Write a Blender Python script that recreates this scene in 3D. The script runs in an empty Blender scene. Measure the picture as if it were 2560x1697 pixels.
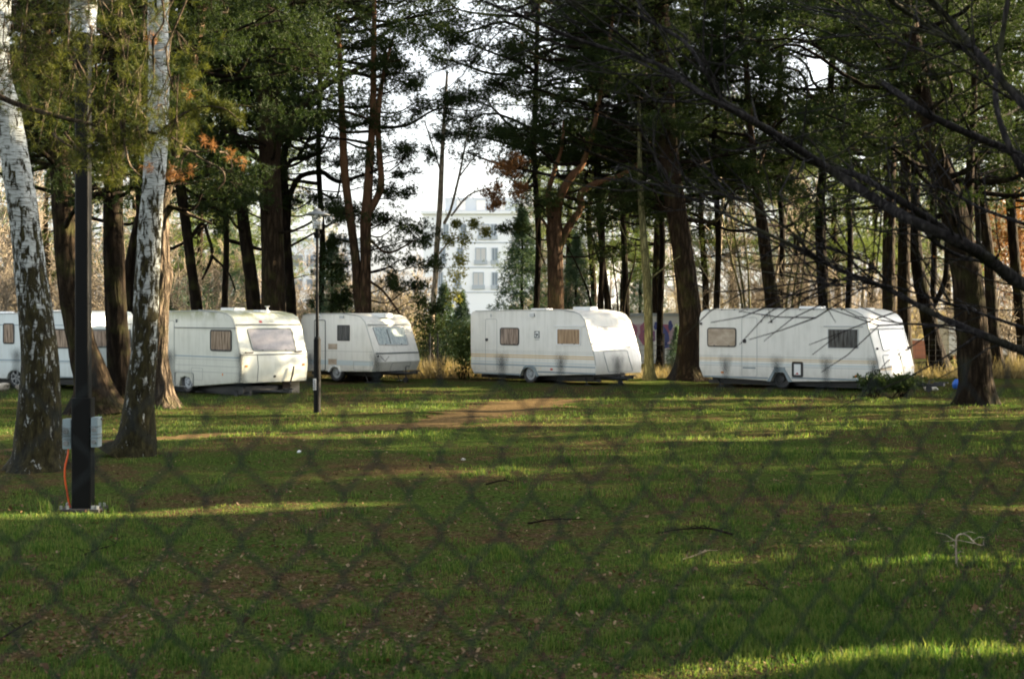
import bpy, bmesh, math, random
import numpy as np
from mathutils import Vector, Matrix

random.seed(7)
R = np.random.default_rng(11)
scene = bpy.context.scene
C = scene.collection
PI = math.pi

# ------------------------------------------------------------------ camera
F = 3555.0          # focal length in photograph pixels (2560 wide)
CX, HY, CH = 1280.0, 785.0, 2.3
cam_data = bpy.data.cameras.new('camera')
cam = bpy.data.objects.new('camera', cam_data)
C.objects.link(cam)
cam.location = (0, 0, CH)
cam.rotation_euler = (PI / 2, 0, 0)
cam_data.sensor_width = 36.0
cam_data.lens = F / 2560 * 36.0
cam_data.shift_y = -(848.5 - HY) / 2560
cam_data.clip_end = 3000
cam_data.clip_start = 0.05
cam_data.dof.use_dof = True
cam_data.dof.focus_distance = 42.0
cam_data.dof.aperture_fstop = 5.1
scene.camera = cam

# ------------------------------------------------------------------ light
AZ = math.radians(12)      # sun: to the right, a little behind the scene
EL = math.radians(17.5)
SUN = Vector((math.cos(AZ) * math.cos(EL), math.sin(AZ) * math.cos(EL), math.sin(EL)))
world = bpy.data.worlds.new('World')
scene.world = world
world.use_nodes = True
wn = world.node_tree
wn.nodes.clear()
sky = wn.nodes.new('ShaderNodeTexSky')
sky.sky_type = 'NISHITA'
sky.sun_disc = False
sky.sun_elevation = EL
sky.sun_rotation = PI / 2 - AZ
sky.air_density = 1.0
sky.dust_density = 2.5
sky.ozone_density = 1.0
hs = wn.nodes.new('ShaderNodeHueSaturation')
hs.inputs['Saturation'].default_value = 0.27
bg = wn.nodes.new('ShaderNodeBackground')
bg.inputs['Strength'].default_value = 0.063
wo = wn.nodes.new('ShaderNodeOutputWorld')
wn.links.new(sky.outputs[0], hs.inputs['Color'])
wn.links.new(hs.outputs[0], bg.inputs[0])
wn.links.new(bg.outputs[0], wo.inputs[0])
sl = bpy.data.lights.new('sun', 'SUN')
sl.energy = 5.0
sl.angle = math.radians(0.5)
sl.color = (1.0, 0.80, 0.53)
so = bpy.data.objects.new('sun', sl)
so.rotation_euler = (-SUN).to_track_quat('-Z', 'Y').to_euler()
so.location = SUN * 200
C.objects.link(so)

scene.view_settings.view_transform = 'Standard'
scene.view_settings.look = 'None'
scene.view_settings.exposure = 3.1
scene.view_settings.gamma = 1.0
scene.cycles.max_bounces = 6
scene.cycles.diffuse_bounces = 3
scene.cycles.transmission_bounces = 4
scene.cycles.transparent_max_bounces = 8
scene.cycles.pixel_filter_type = 'BLACKMAN_HARRIS'
scene.cycles.filter_width = 1.9


# ------------------------------------------------------------------ helpers
def W(px, py, d):
    """a place seen at pixel (px, py), d metres into the scene"""
    return np.array([(px - CX) / F * d, d, CH - (py - HY) / F * d])


def GD(py):
    """distance of flat ground seen at row py"""
    return CH * F / (py - HY)


def gz(x, y):
    return (0.035 * np.sin(x * 0.55 + 1.3) * np.sin(y * 0.43) + 0.02 * np.sin(x * 1.7 + y * 1.1)
            + 0.012 * np.sin(x * 3.1 - y * 2.3 + 1.0))


def G(px, py, off=0.0):
    d = GD(py)
    x = (px - CX) / F * d
    return np.array([x, d, float(gz(x, d)) + off])


def mat(name, color=(.5, .5, .5), rough=0.6, **kw):
    m = bpy.data.materials.new(name)
    m.use_nodes = True
    b = m.node_tree.nodes['Principled BSDF']
    b.inputs['Base Color'].default_value = (*color, 1)
    b.inputs['Roughness'].default_value = rough
    for k, v in kw.items():
        b.inputs[k.replace('_', ' ')].default_value = v
    return m


class NT:
    """short-hand for wiring a procedural material"""
    def __init__(s, m):
        s.t = m.node_tree
        s.b = s.t.nodes['Principled BSDF']
        s.tc = s.t.nodes.new('ShaderNodeTexCoord')

    def n(s, kind, **inp):
        nd = s.t.nodes.new(kind)
        for k, v in inp.items():
            try:
                nd.inputs[k.replace('_', ' ')].default_value = v
            except Exception:
                setattr(nd, k, v)
        return nd

    def l(s, a, b):
        s.t.links.new(a, b)

    def coord(s, scale=(1, 1, 1), kind='Object'):
        mp = s.n('ShaderNodeMapping')
        mp.inputs['Scale'].default_value = scale
        s.l(s.tc.outputs[kind], mp.inputs[0])
        return mp.outputs[0]

    def noise(s, co, scale=5, detail=4, rough=.55, dist=0):
        nd = s.n('ShaderNodeTexNoise')
        nd.inputs['Scale'].default_value = scale
        nd.inputs['Detail'].default_value = detail
        nd.inputs['Roughness'].default_value = rough
        nd.inputs['Distortion'].default_value = dist
        s.l(co, nd.inputs['Vector'])
        return nd.outputs['Fac']

    def ramp(s, fac, stops):
        r = s.n('ShaderNodeValToRGB')
        e = r.color_ramp.elements
        while len(e) < len(stops):
            e.new(0.5)
        for i, (p, c) in enumerate(stops):
            e[i].position = p
            e[i].color = (*c, 1) if len(c) == 3 else c
        s.l(fac, r.inputs[0])
        return r.outputs[0]

    def mix(s, fac, a, b, mode='MIX'):
        m = s.n('ShaderNodeMix')
        m.data_type = 'RGBA'
        m.blend_type = mode
        for sock, v in ((m.inputs[0], fac), (m.inputs[6], a), (m.inputs[7], b)):
            if isinstance(v, (int, float)):
                sock.default_value = v
            elif isinstance(v, tuple):
                sock.default_value = (*v, 1)
            else:
                s.l(v, sock)
        return m.outputs[2]

    def math(s, op, a, b=0.0, clamp=False):
        m = s.n('ShaderNodeMath')
        m.operation = op
        m.use_clamp = clamp
        for sock, v in ((m.inputs[0], a), (m.inputs[1], b)):
            if isinstance(v, (int, float)):
                sock.default_value = v
            else:
                s.l(v, sock)
        return m.outputs[0]

    def bump(s, h, strength=.5, dist=.02):
        b = s.n('ShaderNodeBump')
        b.inputs['Strength'].default_value = strength
        b.inputs['Distance'].default_value = dist
        s.l(h, b.inputs['Height'])
        s.l(b.outputs[0], s.b.inputs['Normal'])


def mesh_np(name, V, Fc, smooth=False):
    """V (n,3); Fc list of (m,k) index arrays"""
    me = bpy.data.meshes.new(name)
    if not isinstance(Fc, (list, tuple)):
        Fc = [Fc]
    Fc = [f for f in Fc if len(f)]
    V = np.asarray(V, dtype=np.float32)
    nl = sum(f.size for f in Fc)
    nf = sum(len(f) for f in Fc)
    me.vertices.add(len(V))
    me.vertices.foreach_set('co', V.ravel())
    me.loops.add(nl)
    me.loops.foreach_set('vertex_index', np.concatenate([f.ravel() for f in Fc]).astype(np.int32))
    me.polygons.add(nf)
    tot = np.concatenate([np.full(len(f), f.shape[1]) for f in Fc]).astype(np.int32)
    st = np.concatenate([[0], np.cumsum(tot)[:-1]]).astype(np.int32)
    me.polygons.foreach_set('loop_start', st)
    me.polygons.foreach_set('loop_total', tot)
    if smooth:
        me.polygons.foreach_set('use_smooth', np.ones(nf, dtype=bool))
    me.update()
    me.validate()
    return me


def tagp(o, label=None, cat=None, group=None, kind=None):
    if label: o['label'] = label
    if cat: o['category'] = cat
    if group: o['group'] = group
    if kind: o['kind'] = kind
    return o


def obj(name, me, m=None, parent=None, loc=None):
    o = bpy.data.objects.new(name, me)
    C.objects.link(o)
    if m is not None:
        me.materials.clear()
        me.materials.append(m)
    if parent is not None:
        o.parent = parent
    if loc is not None:
        o.location = loc
    return o


def empty(name, loc=(0, 0, 0), rz=0):
    o = bpy.data.objects.new(name, None)
    o.empty_display_size = 0.3
    o.location = tuple(loc)
    o.rotation_euler = (0, 0, rz)
    C.objects.link(o)
    return o


def copy_tree(o, parent=None):
    c = o.copy()
    C.objects.link(c)
    c.parent = parent
    for ch in list(o.children):
        copy_tree(ch, c)
    return c


class Geo:
    """collects numpy pieces into one mesh"""
    def __init__(s):
        s.V, s.Q, s.T, s.n = [], [], [], 0

    def add(s, V, Q=None, T=None):
        s.V.append(V)
        if Q is not None and len(Q): s.Q.append(Q + s.n)
        if T is not None and len(T): s.T.append(T + s.n)
        s.n += len(V)

    def mesh(s, name, smooth=False):
        fc = []
        if s.Q: fc.append(np.concatenate(s.Q))
        if s.T: fc.append(np.concatenate(s.T))
        return mesh_np(name, np.concatenate(s.V), fc, smooth)

    def obj(s, name, m, parent=None, smooth=False, origin=None):
        if not s.V:
            return None
        if origin is not None:
            s.V = [v - np.asarray(origin) for v in s.V]
        return obj(name, s.mesh(name, smooth), m, parent)


def smooth_path(pts, rad, k=4):
    """Catmull-Rom through pts, k steps per span"""
    P = np.asarray(pts, float)
    r = np.asarray(rad, float)
    if len(P) < 3 or k <= 1:
        return P, r
    Q = np.vstack([2 * P[0] - P[1], P, 2 * P[-1] - P[-2]])
    out, ro = [], []
    for i in range(len(P) - 1):
        p0, p1, p2, p3 = Q[i:i + 4]
        for t in np.arange(k) / k:
            out.append(.5 * ((2 * p1) + (-p0 + p2) * t + (2 * p0 - 5 * p1 + 4 * p2 - p3) * t * t
                             + (-p0 + 3 * p1 - 3 * p2 + p3) * t ** 3))
            ro.append(r[i] * (1 - t) + r[i + 1] * t)
    out.append(P[-1]); ro.append(r[-1])
    return np.array(out), np.array(ro)


def tube(geo, pts, rad, n=6, ridge=0.0, seed=0, roots=0.0):
    P = np.asarray(pts, float)
    r = np.asarray(rad, float) * np.ones(len(P))
    T = np.gradient(P, axis=0)
    T /= np.linalg.norm(T, axis=1, keepdims=True) + 1e-9
    ref = np.array([1., 0, 0]) if abs(T[:, 2].mean()) > .6 else np.array([0, 0, 1.])
    S = np.cross(T, ref); S /= np.linalg.norm(S, axis=1, keepdims=True) + 1e-9
    U = np.cross(S, T)
    th = np.arange(n) / n * 2 * PI
    rr = np.repeat(r[:, None], n, 1)
    if ridge:
        L = np.concatenate([[0], np.cumsum(np.linalg.norm(np.diff(P, axis=0), axis=1))])[:, None]
        a = th[None, :]
        w = (np.sin(a * 3 + L * 1.1 + seed) * .5 + np.sin(a * 7 + L * 2.3 + seed * 2) * .4
             + np.abs(np.sin(a * 11 + 1.5 * np.sin(L * 3.1 + seed))) * .8
             + np.sin(L * 5.3 + a * 2 + seed) * .35 + .4 * np.sin(L * 9 + a * 13))
        rr = rr * (1 + ridge * w)
        if roots:
            lob = np.abs(np.sin(a * 2.5 + seed)) * .6 + .5 * np.sin(a * 3 + seed * 1.7) + .3 * np.sin(a * 8 + seed)
            rr = rr * (1 + roots * np.exp(-L / .28) * lob)
    V = P[:, None, :] + rr[..., None] * (np.cos(th)[None, :, None] * S[:, None, :]
                                         + np.sin(th)[None, :, None] * U[:, None, :])
    k = len(P)
    i = np.arange(k - 1)[:, None] * n
    j = np.arange(n)[None, :]
    j2 = (j + 1) % n
    Q = np.stack([i + j, i + j2, i + n + j2, i + n + j], -1).reshape(-1, 4)
    geo.add(V.reshape(-1, 3), Q)


# sunlight coordinates: every place that one sun ray passes shares (c, h)
ca, sa, te = math.cos(AZ), math.sin(AZ), math.tan(EL)
SPOTS = []


def sunspot(px, py, d, rc, rh):
    p = W(px, py, d)
    t = p[0] * ca + p[1] * sa
    SPOTS.append((-p[0] * sa + p[1] * ca, p[2] - t * te, t, rc, rh))


def open_to_sun(P):
    """True where foliage may stand; gaps in the crowns let the photographed patches of sun through"""
    t = P[:, 0] * ca + P[:, 1] * sa
    c = -P[:, 0] * sa + P[:, 1] * ca
    h = P[:, 2] - t * te
    ok = np.ones(len(P), bool)
    wob = .12 * np.sin(P[:, 0] * 3 + P[:, 2] * 5) + .12 * np.sin(P[:, 1] * 4.1 + 2)
    for (c0, h0, t0, rc, rh) in SPOTS:
        q = ((c - c0) / rc) ** 2 + ((h - h0) / rh) ** 2
        ok &= ~((q < 1 + wob) & (t > t0 + .8))
    return ok


def blades(P, k, ln, wd, up=0.2, spread=0.0, rng=R, out=None):
    """k pointed needles radiating from each point of P -> triangle arrays"""
    N = len(P) * k
    base = np.repeat(P, k, 0)
    D = rng.normal(size=(N, 3))
    D /= np.linalg.norm(D, axis=1, keepdims=True)
    D[:, 2] += up
    if out is not None:
        D += np.repeat(out, k, 0)
    D /= np.linalg.norm(D, axis=1, keepdims=True)
    if spread:
        base = base + rng.normal(size=(N, 3)) * spread
    X = np.cross(D, rng.normal(size=(N, 3)))
    X /= np.linalg.norm(X, axis=1, keepdims=True) + 1e-9
    l = ln * rng.uniform(.6, 1.15, (N, 1))
    w = wd * rng.uniform(.7, 1.2, (N, 1)) * .5
    V = np.stack([base - X * w, base + X * w, base + D * l], 1).reshape(-1, 3)
    T = np.arange(N * 3).reshape(-1, 3)
    return V, T


# ------------------------------------------------------------------ materials
def bark_mat(name, dark, light, top=None, ztop=(5, 9), sc=7, bump=1.0):
    m = mat(name, dark, .9)
    n = NT(m)
    co = n.coord((1, 1, .16))
    f = n.noise(co, sc * 1.6, 5, .6, .6)
    v = n.n('ShaderNodeTexVoronoi'); v.feature = 'DISTANCE_TO_EDGE'
    v.inputs['Scale'].default_value = sc
    n.l(n.coord((1, 1, .22)), v.inputs['Vector'])
    e = n.math('MULTIPLY', v.outputs['Distance'], 2.6, True)
    h = n.math('MULTIPLY', n.math('ADD', e, .25), f)
    col = n.ramp(h, [(.08, tuple(x * .25 for x in dark)), (.3, dark), (.62, light)])
    fine = n.noise(n.coord((1, 1, .6)), 40, 3)
    col = n.mix(.35, col, n.ramp(fine, [(.3, tuple(x * .5 for x in dark)), (.7, light)]))
    if top is not None:
        sep = n.n('ShaderNodeSeparateXYZ'); n.l(n.tc.outputs['Object'], sep.inputs[0])
        mr = n.n('ShaderNodeMapRange')
        mr.inputs[1].default_value, mr.inputs[2].default_value = ztop
        n.l(sep.outputs[2], mr.inputs[0])
        tcol = n.ramp(fine, [(.3, tuple(x * .55 for x in top)), (.7, top)])
        col = n.mix(mr.outputs[0], col, tcol)
    # moss on the lower bark
    ms = n.noise(n.coord(), 1.8, 4)
    col = n.mix(n.math('MULTIPLY', n.math('SUBTRACT', ms, .52, True), 2.0, True), col, (.045, .05, .014))
    n.l(col, n.b.inputs['Base Color'])
    n.bump(n.math('ADD', h, n.math('MULTIPLY', fine, .15)), bump, .05)
    n.b.inputs['Specular IOR Level'].default_value = .06
    return m


M = {}
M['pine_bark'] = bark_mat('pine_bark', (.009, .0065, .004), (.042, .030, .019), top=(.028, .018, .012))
M['orange_bark'] = bark_mat('orange_bark', (.018, .012, .007), (.085, .052, .032), top=(.15, .078, .042), ztop=(5, 8))
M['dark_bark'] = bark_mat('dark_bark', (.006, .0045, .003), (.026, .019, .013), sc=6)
M['pale_bark'] = bark_mat('pale_bark', (.018, .014, .010), (.185, .145, .105), sc=7, top=(.13, .085, .055), bump=1.6)
M['green_bark'] = bark_mat('green_bark', (.075, .075, .035), (.21, .20, .10), sc=10, bump=.3)
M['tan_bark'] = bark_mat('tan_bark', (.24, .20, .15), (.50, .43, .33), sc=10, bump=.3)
M['grey_branch'] = bark_mat('grey_branch', (.011, .0105, .011), (.042, .038, .036), sc=30, bump=.25)


def birch_mat():
    m = mat('birch_bark', (.6, .6, .55), .75)
    n = NT(m)
    sep = n.n('ShaderNodeSeparateXYZ'); n.l(n.tc.outputs['Object'], sep.inputs[0])
    mr = n.n('ShaderNodeMapRange')
    mr.inputs[1].default_value, mr.inputs[2].default_value = .6, 5.4
    mr.inputs[3].default_value, mr.inputs[4].default_value = .17, -.06
    n.l(sep.outputs[2], mr.inputs[0])
    p = n.noise(n.coord((1, 1, .36)), 13, 6, .66, .5)
    f = n.math('SUBTRACT', p, mr.outputs[0])
    mask = n.ramp(f, [(.43, (0, 0, 0)), (.49, (1, 1, 1))])
    tick = n.noise(n.coord((1, 1, 7)), 7, 3, .5, .3)
    white = n.ramp(tick, [(.34, (.07, .065, .05)), (.46, (.28, .30, .285)), (.8, (.42, .45, .44))])
    dk = n.noise(n.coord((1, 1, .35)), 16, 5, .65)
    dark = n.ramp(dk, [(.32, (.006, .005, .002)), (.55, (.026, .023, .009)), (.75, (.06, .055, .022))])
    col = n.mix(mask, dark, white)
    n.l(col, n.b.inputs['Base Color'])
    h = n.math('ADD', n.math('MULTIPLY', mask, .8), n.math('MULTIPLY', dk, .9))
    n.bump(h, .8, .04)
    n.b.inputs['Specular IOR Level'].default_value = .1
    return m


M['birch_bark'] = birch_mat()


def leaf_mat(name, c1, c2, trans=.35, nsc=.6, c3=None, rnd=.45):
    m = bpy.data.materials.new(name)
    m.use_nodes = True
    n = NT(m)
    t = n.t
    gi = n.n('ShaderNodeNewGeometry')
    nz = n.noise(n.coord(), nsc, 3)
    f = n.math('ADD', n.math('MULTIPLY', gi.outputs['Random Per Island'], rnd), n.math('SUBTRACT', nz, .22))
    st = [(.15, c1), (.6, c2)]
    if c3: st.append((.8 if rnd < .5 else .98, c3))
    col = n.ramp(f, st)
    n.b.inputs['Roughness'].default_value = .55
    n.b.inputs['Specular IOR Level'].default_value = .10
    n.l(col, n.b.inputs['Base Color'])
    tr = n.n('ShaderNodeBsdfTranslucent')
    n.l(n.mix(.5, col, n.mix(1.0, col, (2.1, 1.9, .7), 'MULTIPLY')), tr.inputs[0])
    mx = n.n('ShaderNodeMixShader')
    mx.inputs[0].default_value = trans
    n.l(n.b.outputs[0], mx.inputs[1]); n.l(tr.outputs[0], mx.inputs[2])
    n.l(mx.outputs[0], t.nodes['Material Output'].inputs[0])
    return m


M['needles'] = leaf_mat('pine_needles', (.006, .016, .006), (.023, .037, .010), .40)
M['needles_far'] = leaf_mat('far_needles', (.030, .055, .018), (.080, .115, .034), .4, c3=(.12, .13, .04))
M['needles_near'] = leaf_mat('near_needles', (.009, .018, .004), (.058, .068, .014), .40, 3.5)
M['needles_brown'] = leaf_mat('dead_needles', (.09, .042, .018), (.22, .11, .045), .3, 2.5)
M['spruce'] = leaf_mat('spruce_needles', (.035, .075, .055), (.085, .135, .085), .3)
M['mistletoe'] = leaf_mat('mistletoe_leaves', (.12, .14, .035), (.22, .23, .06), .4)
M['laurel'] = leaf_mat('bush_leaves', (.02, .04, .018), (.06, .09, .03), .3)
M['grass'] = leaf_mat('grass_blades', (.011, .040, .007), (.048, .102, .020), .5, 2.2, c3=(.115, .145, .045), rnd=.8)
M['drygrass'] = leaf_mat('dry_grass', (.075, .065, .032), (.25, .21, .12), .35, 1.0)
M['litter'] = leaf_mat('fallen_leaves', (.030, .017, .008), (.12, .070, .034), .1, 3.0, c3=(.26, .19, .11))


def white_paint(name, col, dirt=(.30, .31, .26), amt=.35, rough=.38, moss=0.0):
    m = mat(name, col, rough)
    n = NT(m)
    co = n.coord()
    st = n.noise(n.coord((2.5, 2.5, .25)), 3.0, 5, .6)
    bl = n.noise(co, 1.1, 4)
    f = n.math('MULTIPLY', n.math('SUBTRACT', n.math('ADD', n.math('MULTIPLY', st, .6), n.math('MULTIPLY', bl, .5)), .52, True), amt * 4, True)
    c = n.mix(f, col, dirt)
    sep = n.n('ShaderNodeSeparateXYZ'); n.l(n.tc.outputs['Object'], sep.inputs[0])
    low = n.n('ShaderNodeMapRange')
    low.inputs[1].default_value, low.inputs[2].default_value = .75, .3
    low.inputs[3].default_value, low.inputs[4].default_value = 0, .55
    n.l(sep.outputs[2], low.inputs[0])
    c = n.mix(n.math('MULTIPLY', low.outputs[0], n.noise(co, 6, 4)), c, (.22, .20, .15))
    if moss:
        ms = n.noise(n.coord((1.2, 4, 1)), 1.6, 5, .65)
        hi = n.n('ShaderNodeMapRange')
        hi.inputs[1].default_value, hi.inputs[2].default_value = 2.05, 2.4
        n.l(sep.outputs[2], hi.inputs[0])
        mm = n.math('MULTIPLY', hi.outputs[0], n.math('MULTIPLY', n.math('SUBTRACT', ms, .40, True), 5 * moss, True))
        c = n.mix(mm, c, (.20, .22, .075))
    n.l(c, n.b.inputs['Base Color'])
    rr = n.math('ADD', n.math('MULTIPLY', f, .3), rough)
    n.l(rr, n.b.inputs['Roughness'])
    n.bump(n.noise(co, 60, 3), .08, .004)
    return m


M['caravan_white'] = white_paint('caravan_white', (.74, .74, .69), dirt=(.30, .31, .25), amt=.38)
M['caravan_blue'] = white_paint('caravan_bluish', (.62, .69, .69), dirt=(.28, .31, .27), amt=.36)
M['caravan_cream'] = white_paint('caravan_cream', (.61, .63, .555), dirt=(.27, .29, .22), amt=.42, moss=1.2)
M['caravan_greyside'] = white_paint('caravan_grey_side', (.60, .64, .60))
M['panel_line'] = mat('panel_gap', (.12, .14, .14), .6)
M['soft_line'] = mat('panel_seam', (.34, .36, .35), .5)
M['rubber'] = mat('black_rubber', (.018, .018, .018), .55)
M['dark_metal'] = mat('dark_metal', (.03, .032, .034), .45, Metallic=.3)
M['skirt'] = mat('skirt_grey', (.20, .25, .27), .5)
M['blueline'] = mat('blue_grey_line', (.28, .36, .40), .5)
M['faded_blue'] = mat('faded_blue_band', (.50, .58, .60), .5)
M['orange'] = mat('ochre_stripe', (.62, .43, .17), .5)
M['red'] = mat('red_lens', (.42, .03, .02), .3)
M['amber'] = mat('amber_lens', (.65, .22, .03), .3)
M['alu'] = mat('dull_aluminium', (.42, .44, .45), .42, Metallic=.7)
M['rim'] = mat('wheel_rim', (.35, .38, .40), .5, Metallic=.3)
M['whiteplastic'] = mat('white_plastic', (.74, .76, .76), .4)
M['stone'] = mat('concrete', (.45, .40, .32), .9)


def curtain_mat(name, c1, c2, vert=True):
    m = mat(name, c1, .08)
    n = NT(m)
    w = n.noise(n.coord((9, 9, .8) if vert else (1.2, 1.2, 2.0)), 2.2, 4, .55, .3)
    n.l(n.ramp(w, [(.30, c1), (.65, c2)]), n.b.inputs['Base Color'])
    n.b.inputs['Roughness'].default_value = .12
    n.b.inputs['Specular IOR Level'].default_value = .6
    n.bump(w, .05, .01)
    return m


M['pane_brown'] = curtain_mat('pane_brown_curtain', (.09, .065, .05), (.42, .32, .25))
M['pane_tan'] = curtain_mat('pane_tan_curtain', (.20, .13, .08), (.45, .31, .19))
M['pane_dark'] = curtain_mat('pane_dark', (.015, .016, .018), (.12, .125, .13))
M['pane_grey'] = curtain_mat('pane_grey', (.085, .08, .085), (.19, .175, .18), False)
M['pane_pale'] = curtain_mat('pane_pale_curtain', (.26, .32, .34), (.50, .58, .58))
M['pane_beige'] = curtain_mat('pane_beige', (.28, .22, .16), (.50, .42, .33), False)
M['cover_white'] = mat('white_blind', (.66, .62, .54), .3)


# ------------------------------------------------------------------ ground
def grid_axis(lo, hi, n, p=2.2):
    u = np.linspace(-1, 1, n)
    a = np.sign(u) * np.abs(u) ** p
    return np.where(a < 0, -a * lo, a * hi)


def make_ground():
    xs = grid_axis(-500, 500, 241, 2.6)
    ys = 15 + grid_axis(-300, 1200, 241, 2.6)
    X, Y = np.meshgrid(xs, ys)
    near = np.clip(1 - np.hypot(X, Y - 30) / 160, 0, 1)
    Z = gz(X, Y) * near
    V = np.stack([X, Y, Z], -1).reshape(-1, 3)
    n = len(xs)
    i = np.arange(len(ys) - 1)[:, None] * n
    j = np.arange(n - 1)[None, :]
    Q = np.stack([i + j, i + j + 1, i + n + j + 1, i + n + j], -1).reshape(-1, 4)
    m = mat('lawn_soil', (.06, .06, .02), .95)
    nt = NT(m)
    co = nt.coord(kind='Object')
    a = nt.noise(co, .32, 5, .6)
    b = nt.noise(co, 3.2, 5, .65)
    c = nt.noise(co, 22, 4, .7)
    green = nt.ramp(c, [(.35, (.008, .017, .004)), (.60, (.064, .092, .022))])
    brown = nt.ramp(c, [(.35, (.015, .010, .005)), (.64, (.11, .075, .040))])
    e = nt.noise(co, 9, 4, .7)
    f = nt.math('ADD', nt.math('MULTIPLY', a, .45), nt.math('ADD', nt.math('MULTIPLY', b, .4), nt.math('MULTIPLY', e, .22)))
    nt.l(nt.mix(nt.ramp(f, [(.495, (0, 0, 0)), (.60, (.95, .95, .95))]), green, brown), nt.b.inputs['Base Color'])
    nt.b.inputs['Specular IOR Level'].default_value = 0
    nt.bump(nt.math('ADD', c, b), .8, .04)
    o = obj('ground', mesh_np('ground', V, Q, True), m)
    tagp(o, kind='structure')


make_ground()


def make_path():
    pts = [(-700, 1150), (-200, 1133), (60, 1122), (330, 1104), (560, 1092), (800, 1080), (980, 1070), (1130, 1052), (1240, 1030), (1330, 1010), (1400, 996)]
    cen = np.array([G(*p) for p in pts])
    wid = [.35, .35, .4, .3, .35, .4, .5, .8, 1.2, 1.4, .8]
    P, w = smooth_path(cen, wid, 12)
    T = np.gradient(P, axis=0); T[:, 2] = 0
    T /= np.linalg.norm(T, axis=1, keepdims=True)
    S = np.stack([-T[:, 1], T[:, 0], 0 * T[:, 0]], 1)
    k = len(P)
    t = np.arange(k)
    e1 = w * (1 + .25 * np.sin(t * 1.3) + .18 * np.sin(t * 2.9 + 1))
    e2 = w * (1 + .25 * np.sin(t * 1.7 + 2) + .18 * np.sin(t * 3.7))
    cols = []
    for u in np.linspace(-1, 1, 7):
        e = np.where(u < 0, e1, e2)
        q = P + S * (u * e)[:, None]
        q[:, 2] = gz(q[:, 0], q[:, 1]) + .012
        cols.append(q)
    V = np.stack(cols, 1).reshape(-1, 3)
    i = np.arange(k - 1)[:, None] * 7
    j = np.arange(6)[None, :]
    Q = np.stack([i + j, i + j + 1, i + 7 + j + 1, i + 7 + j], -1).reshape(-1, 4)
    m = mat('trodden_earth', (.2, .13, .08), .95)
    n = NT(m)
    c = n.noise(n.coord(), 14, 5, .7)
    n.l(n.ramp(c, [(.3, (.04, .030, .012)), (.7, (.15, .105, .055))]), n.b.inputs['Base Color'])
    n.b.inputs['Specular IOR Level'].default_value = 0
    n.bump(c, .6, .03)
    tagp(obj('path', mesh_np('path', V, Q, True), m), kind='structure')
    return P, w


PATH_P, PATH_W = make_path()


def on_path(x, y):
    d = np.full(len(x), 1e9)
    for p, w in zip(PATH_P[::2], PATH_W[::2]):
        d = np.minimum(d, np.hypot(x - p[0], y - p[1]) / w)
    return d


LAT = np.random.default_rng(77).random((64, 64))


def vnoise(x, y):
    i, j = np.floor(x).astype(int), np.floor(y).astype(int)
    u, v = x - i, y - j
    u, v = u * u * (3 - 2 * u), v * v * (3 - 2 * v)
    a = LAT[i % 64, j % 64]; b = LAT[(i + 1) % 64, j % 64]; c = LAT[i % 64, (j + 1) % 64]; d = LAT[(i + 1) % 64, (j + 1) % 64]
    return (a * (1 - u) + b * u) * (1 - v) + (c * (1 - u) + d * u) * v


def patch(x, y):
    """-1..1, clumps from metres down to a hand's breadth"""
    return (vnoise(x * .45, y * .45) * .9 + vnoise(x * 1.3 + 9, y * 1.3) * .9 + vnoise(x * 3.4, y * 3.4 + 5) * .8 + vnoise(x * 8.5, y * 8.5) * .55) / 3.15 * 3.4 - 1.7


def nz2(x, y):
    return (np.sin(x * .9 + 1.7 * np.sin(y * .45)) * np.sin(y * .8 + 1.1) + .6 * np.sin(x * 2.3 - y * 1.3 + 2)
            + .4 * np.sin(x * 4.1 + y * 3.3)) / 2.0


def screen_ground(n, y0, y1, x0=-500, x1=3060):
    px = R.uniform(x0, x1, n); py = R.uniform(y0, y1, n)
    d = GD(py)
    x = (px - CX) / F * d
    return px, py, x, d


def grass_blades(x, y, hgt, wid, name, m, label, seg=True):
    N = len(x)
    z = gz(x, y)
    a = R.uniform(0, 2 * PI, N)
    lean = np.abs(R.normal(0, .45, N)) * hgt
    lx, ly = np.cos(a) * lean, np.sin(a) * lean
    b = R.uniform(0, PI, N)
    wx, wy = np.cos(b) * wid * .5, np.sin(b) * wid * .5
    V = np.stack([
        np.stack([x - wx, y - wy, z - .005], 1), np.stack([x + wx, y + wy, z - .005], 1),
        np.stack([x + lx * .35 - wx * .8, y + ly * .35 - wy * .8, z + hgt * .6], 1),
        np.stack([x + lx * .35 + wx * .8, y + ly * .35 + wy * .8, z + hgt * .6], 1),
        np.stack([x + lx, y + ly, z + hgt * .95], 1)], 1).reshape(-1, 3)
    i = np.arange(N)[:, None] * 5
    Q = i + np.array([[0, 1, 3, 2]])
    T = i + np.array([[2, 3, 4]])
    o = obj(name, mesh_np(name, V, [Q, T]), m)
    tagp(o, label, 'grass', kind='stuff')
    return o


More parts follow.
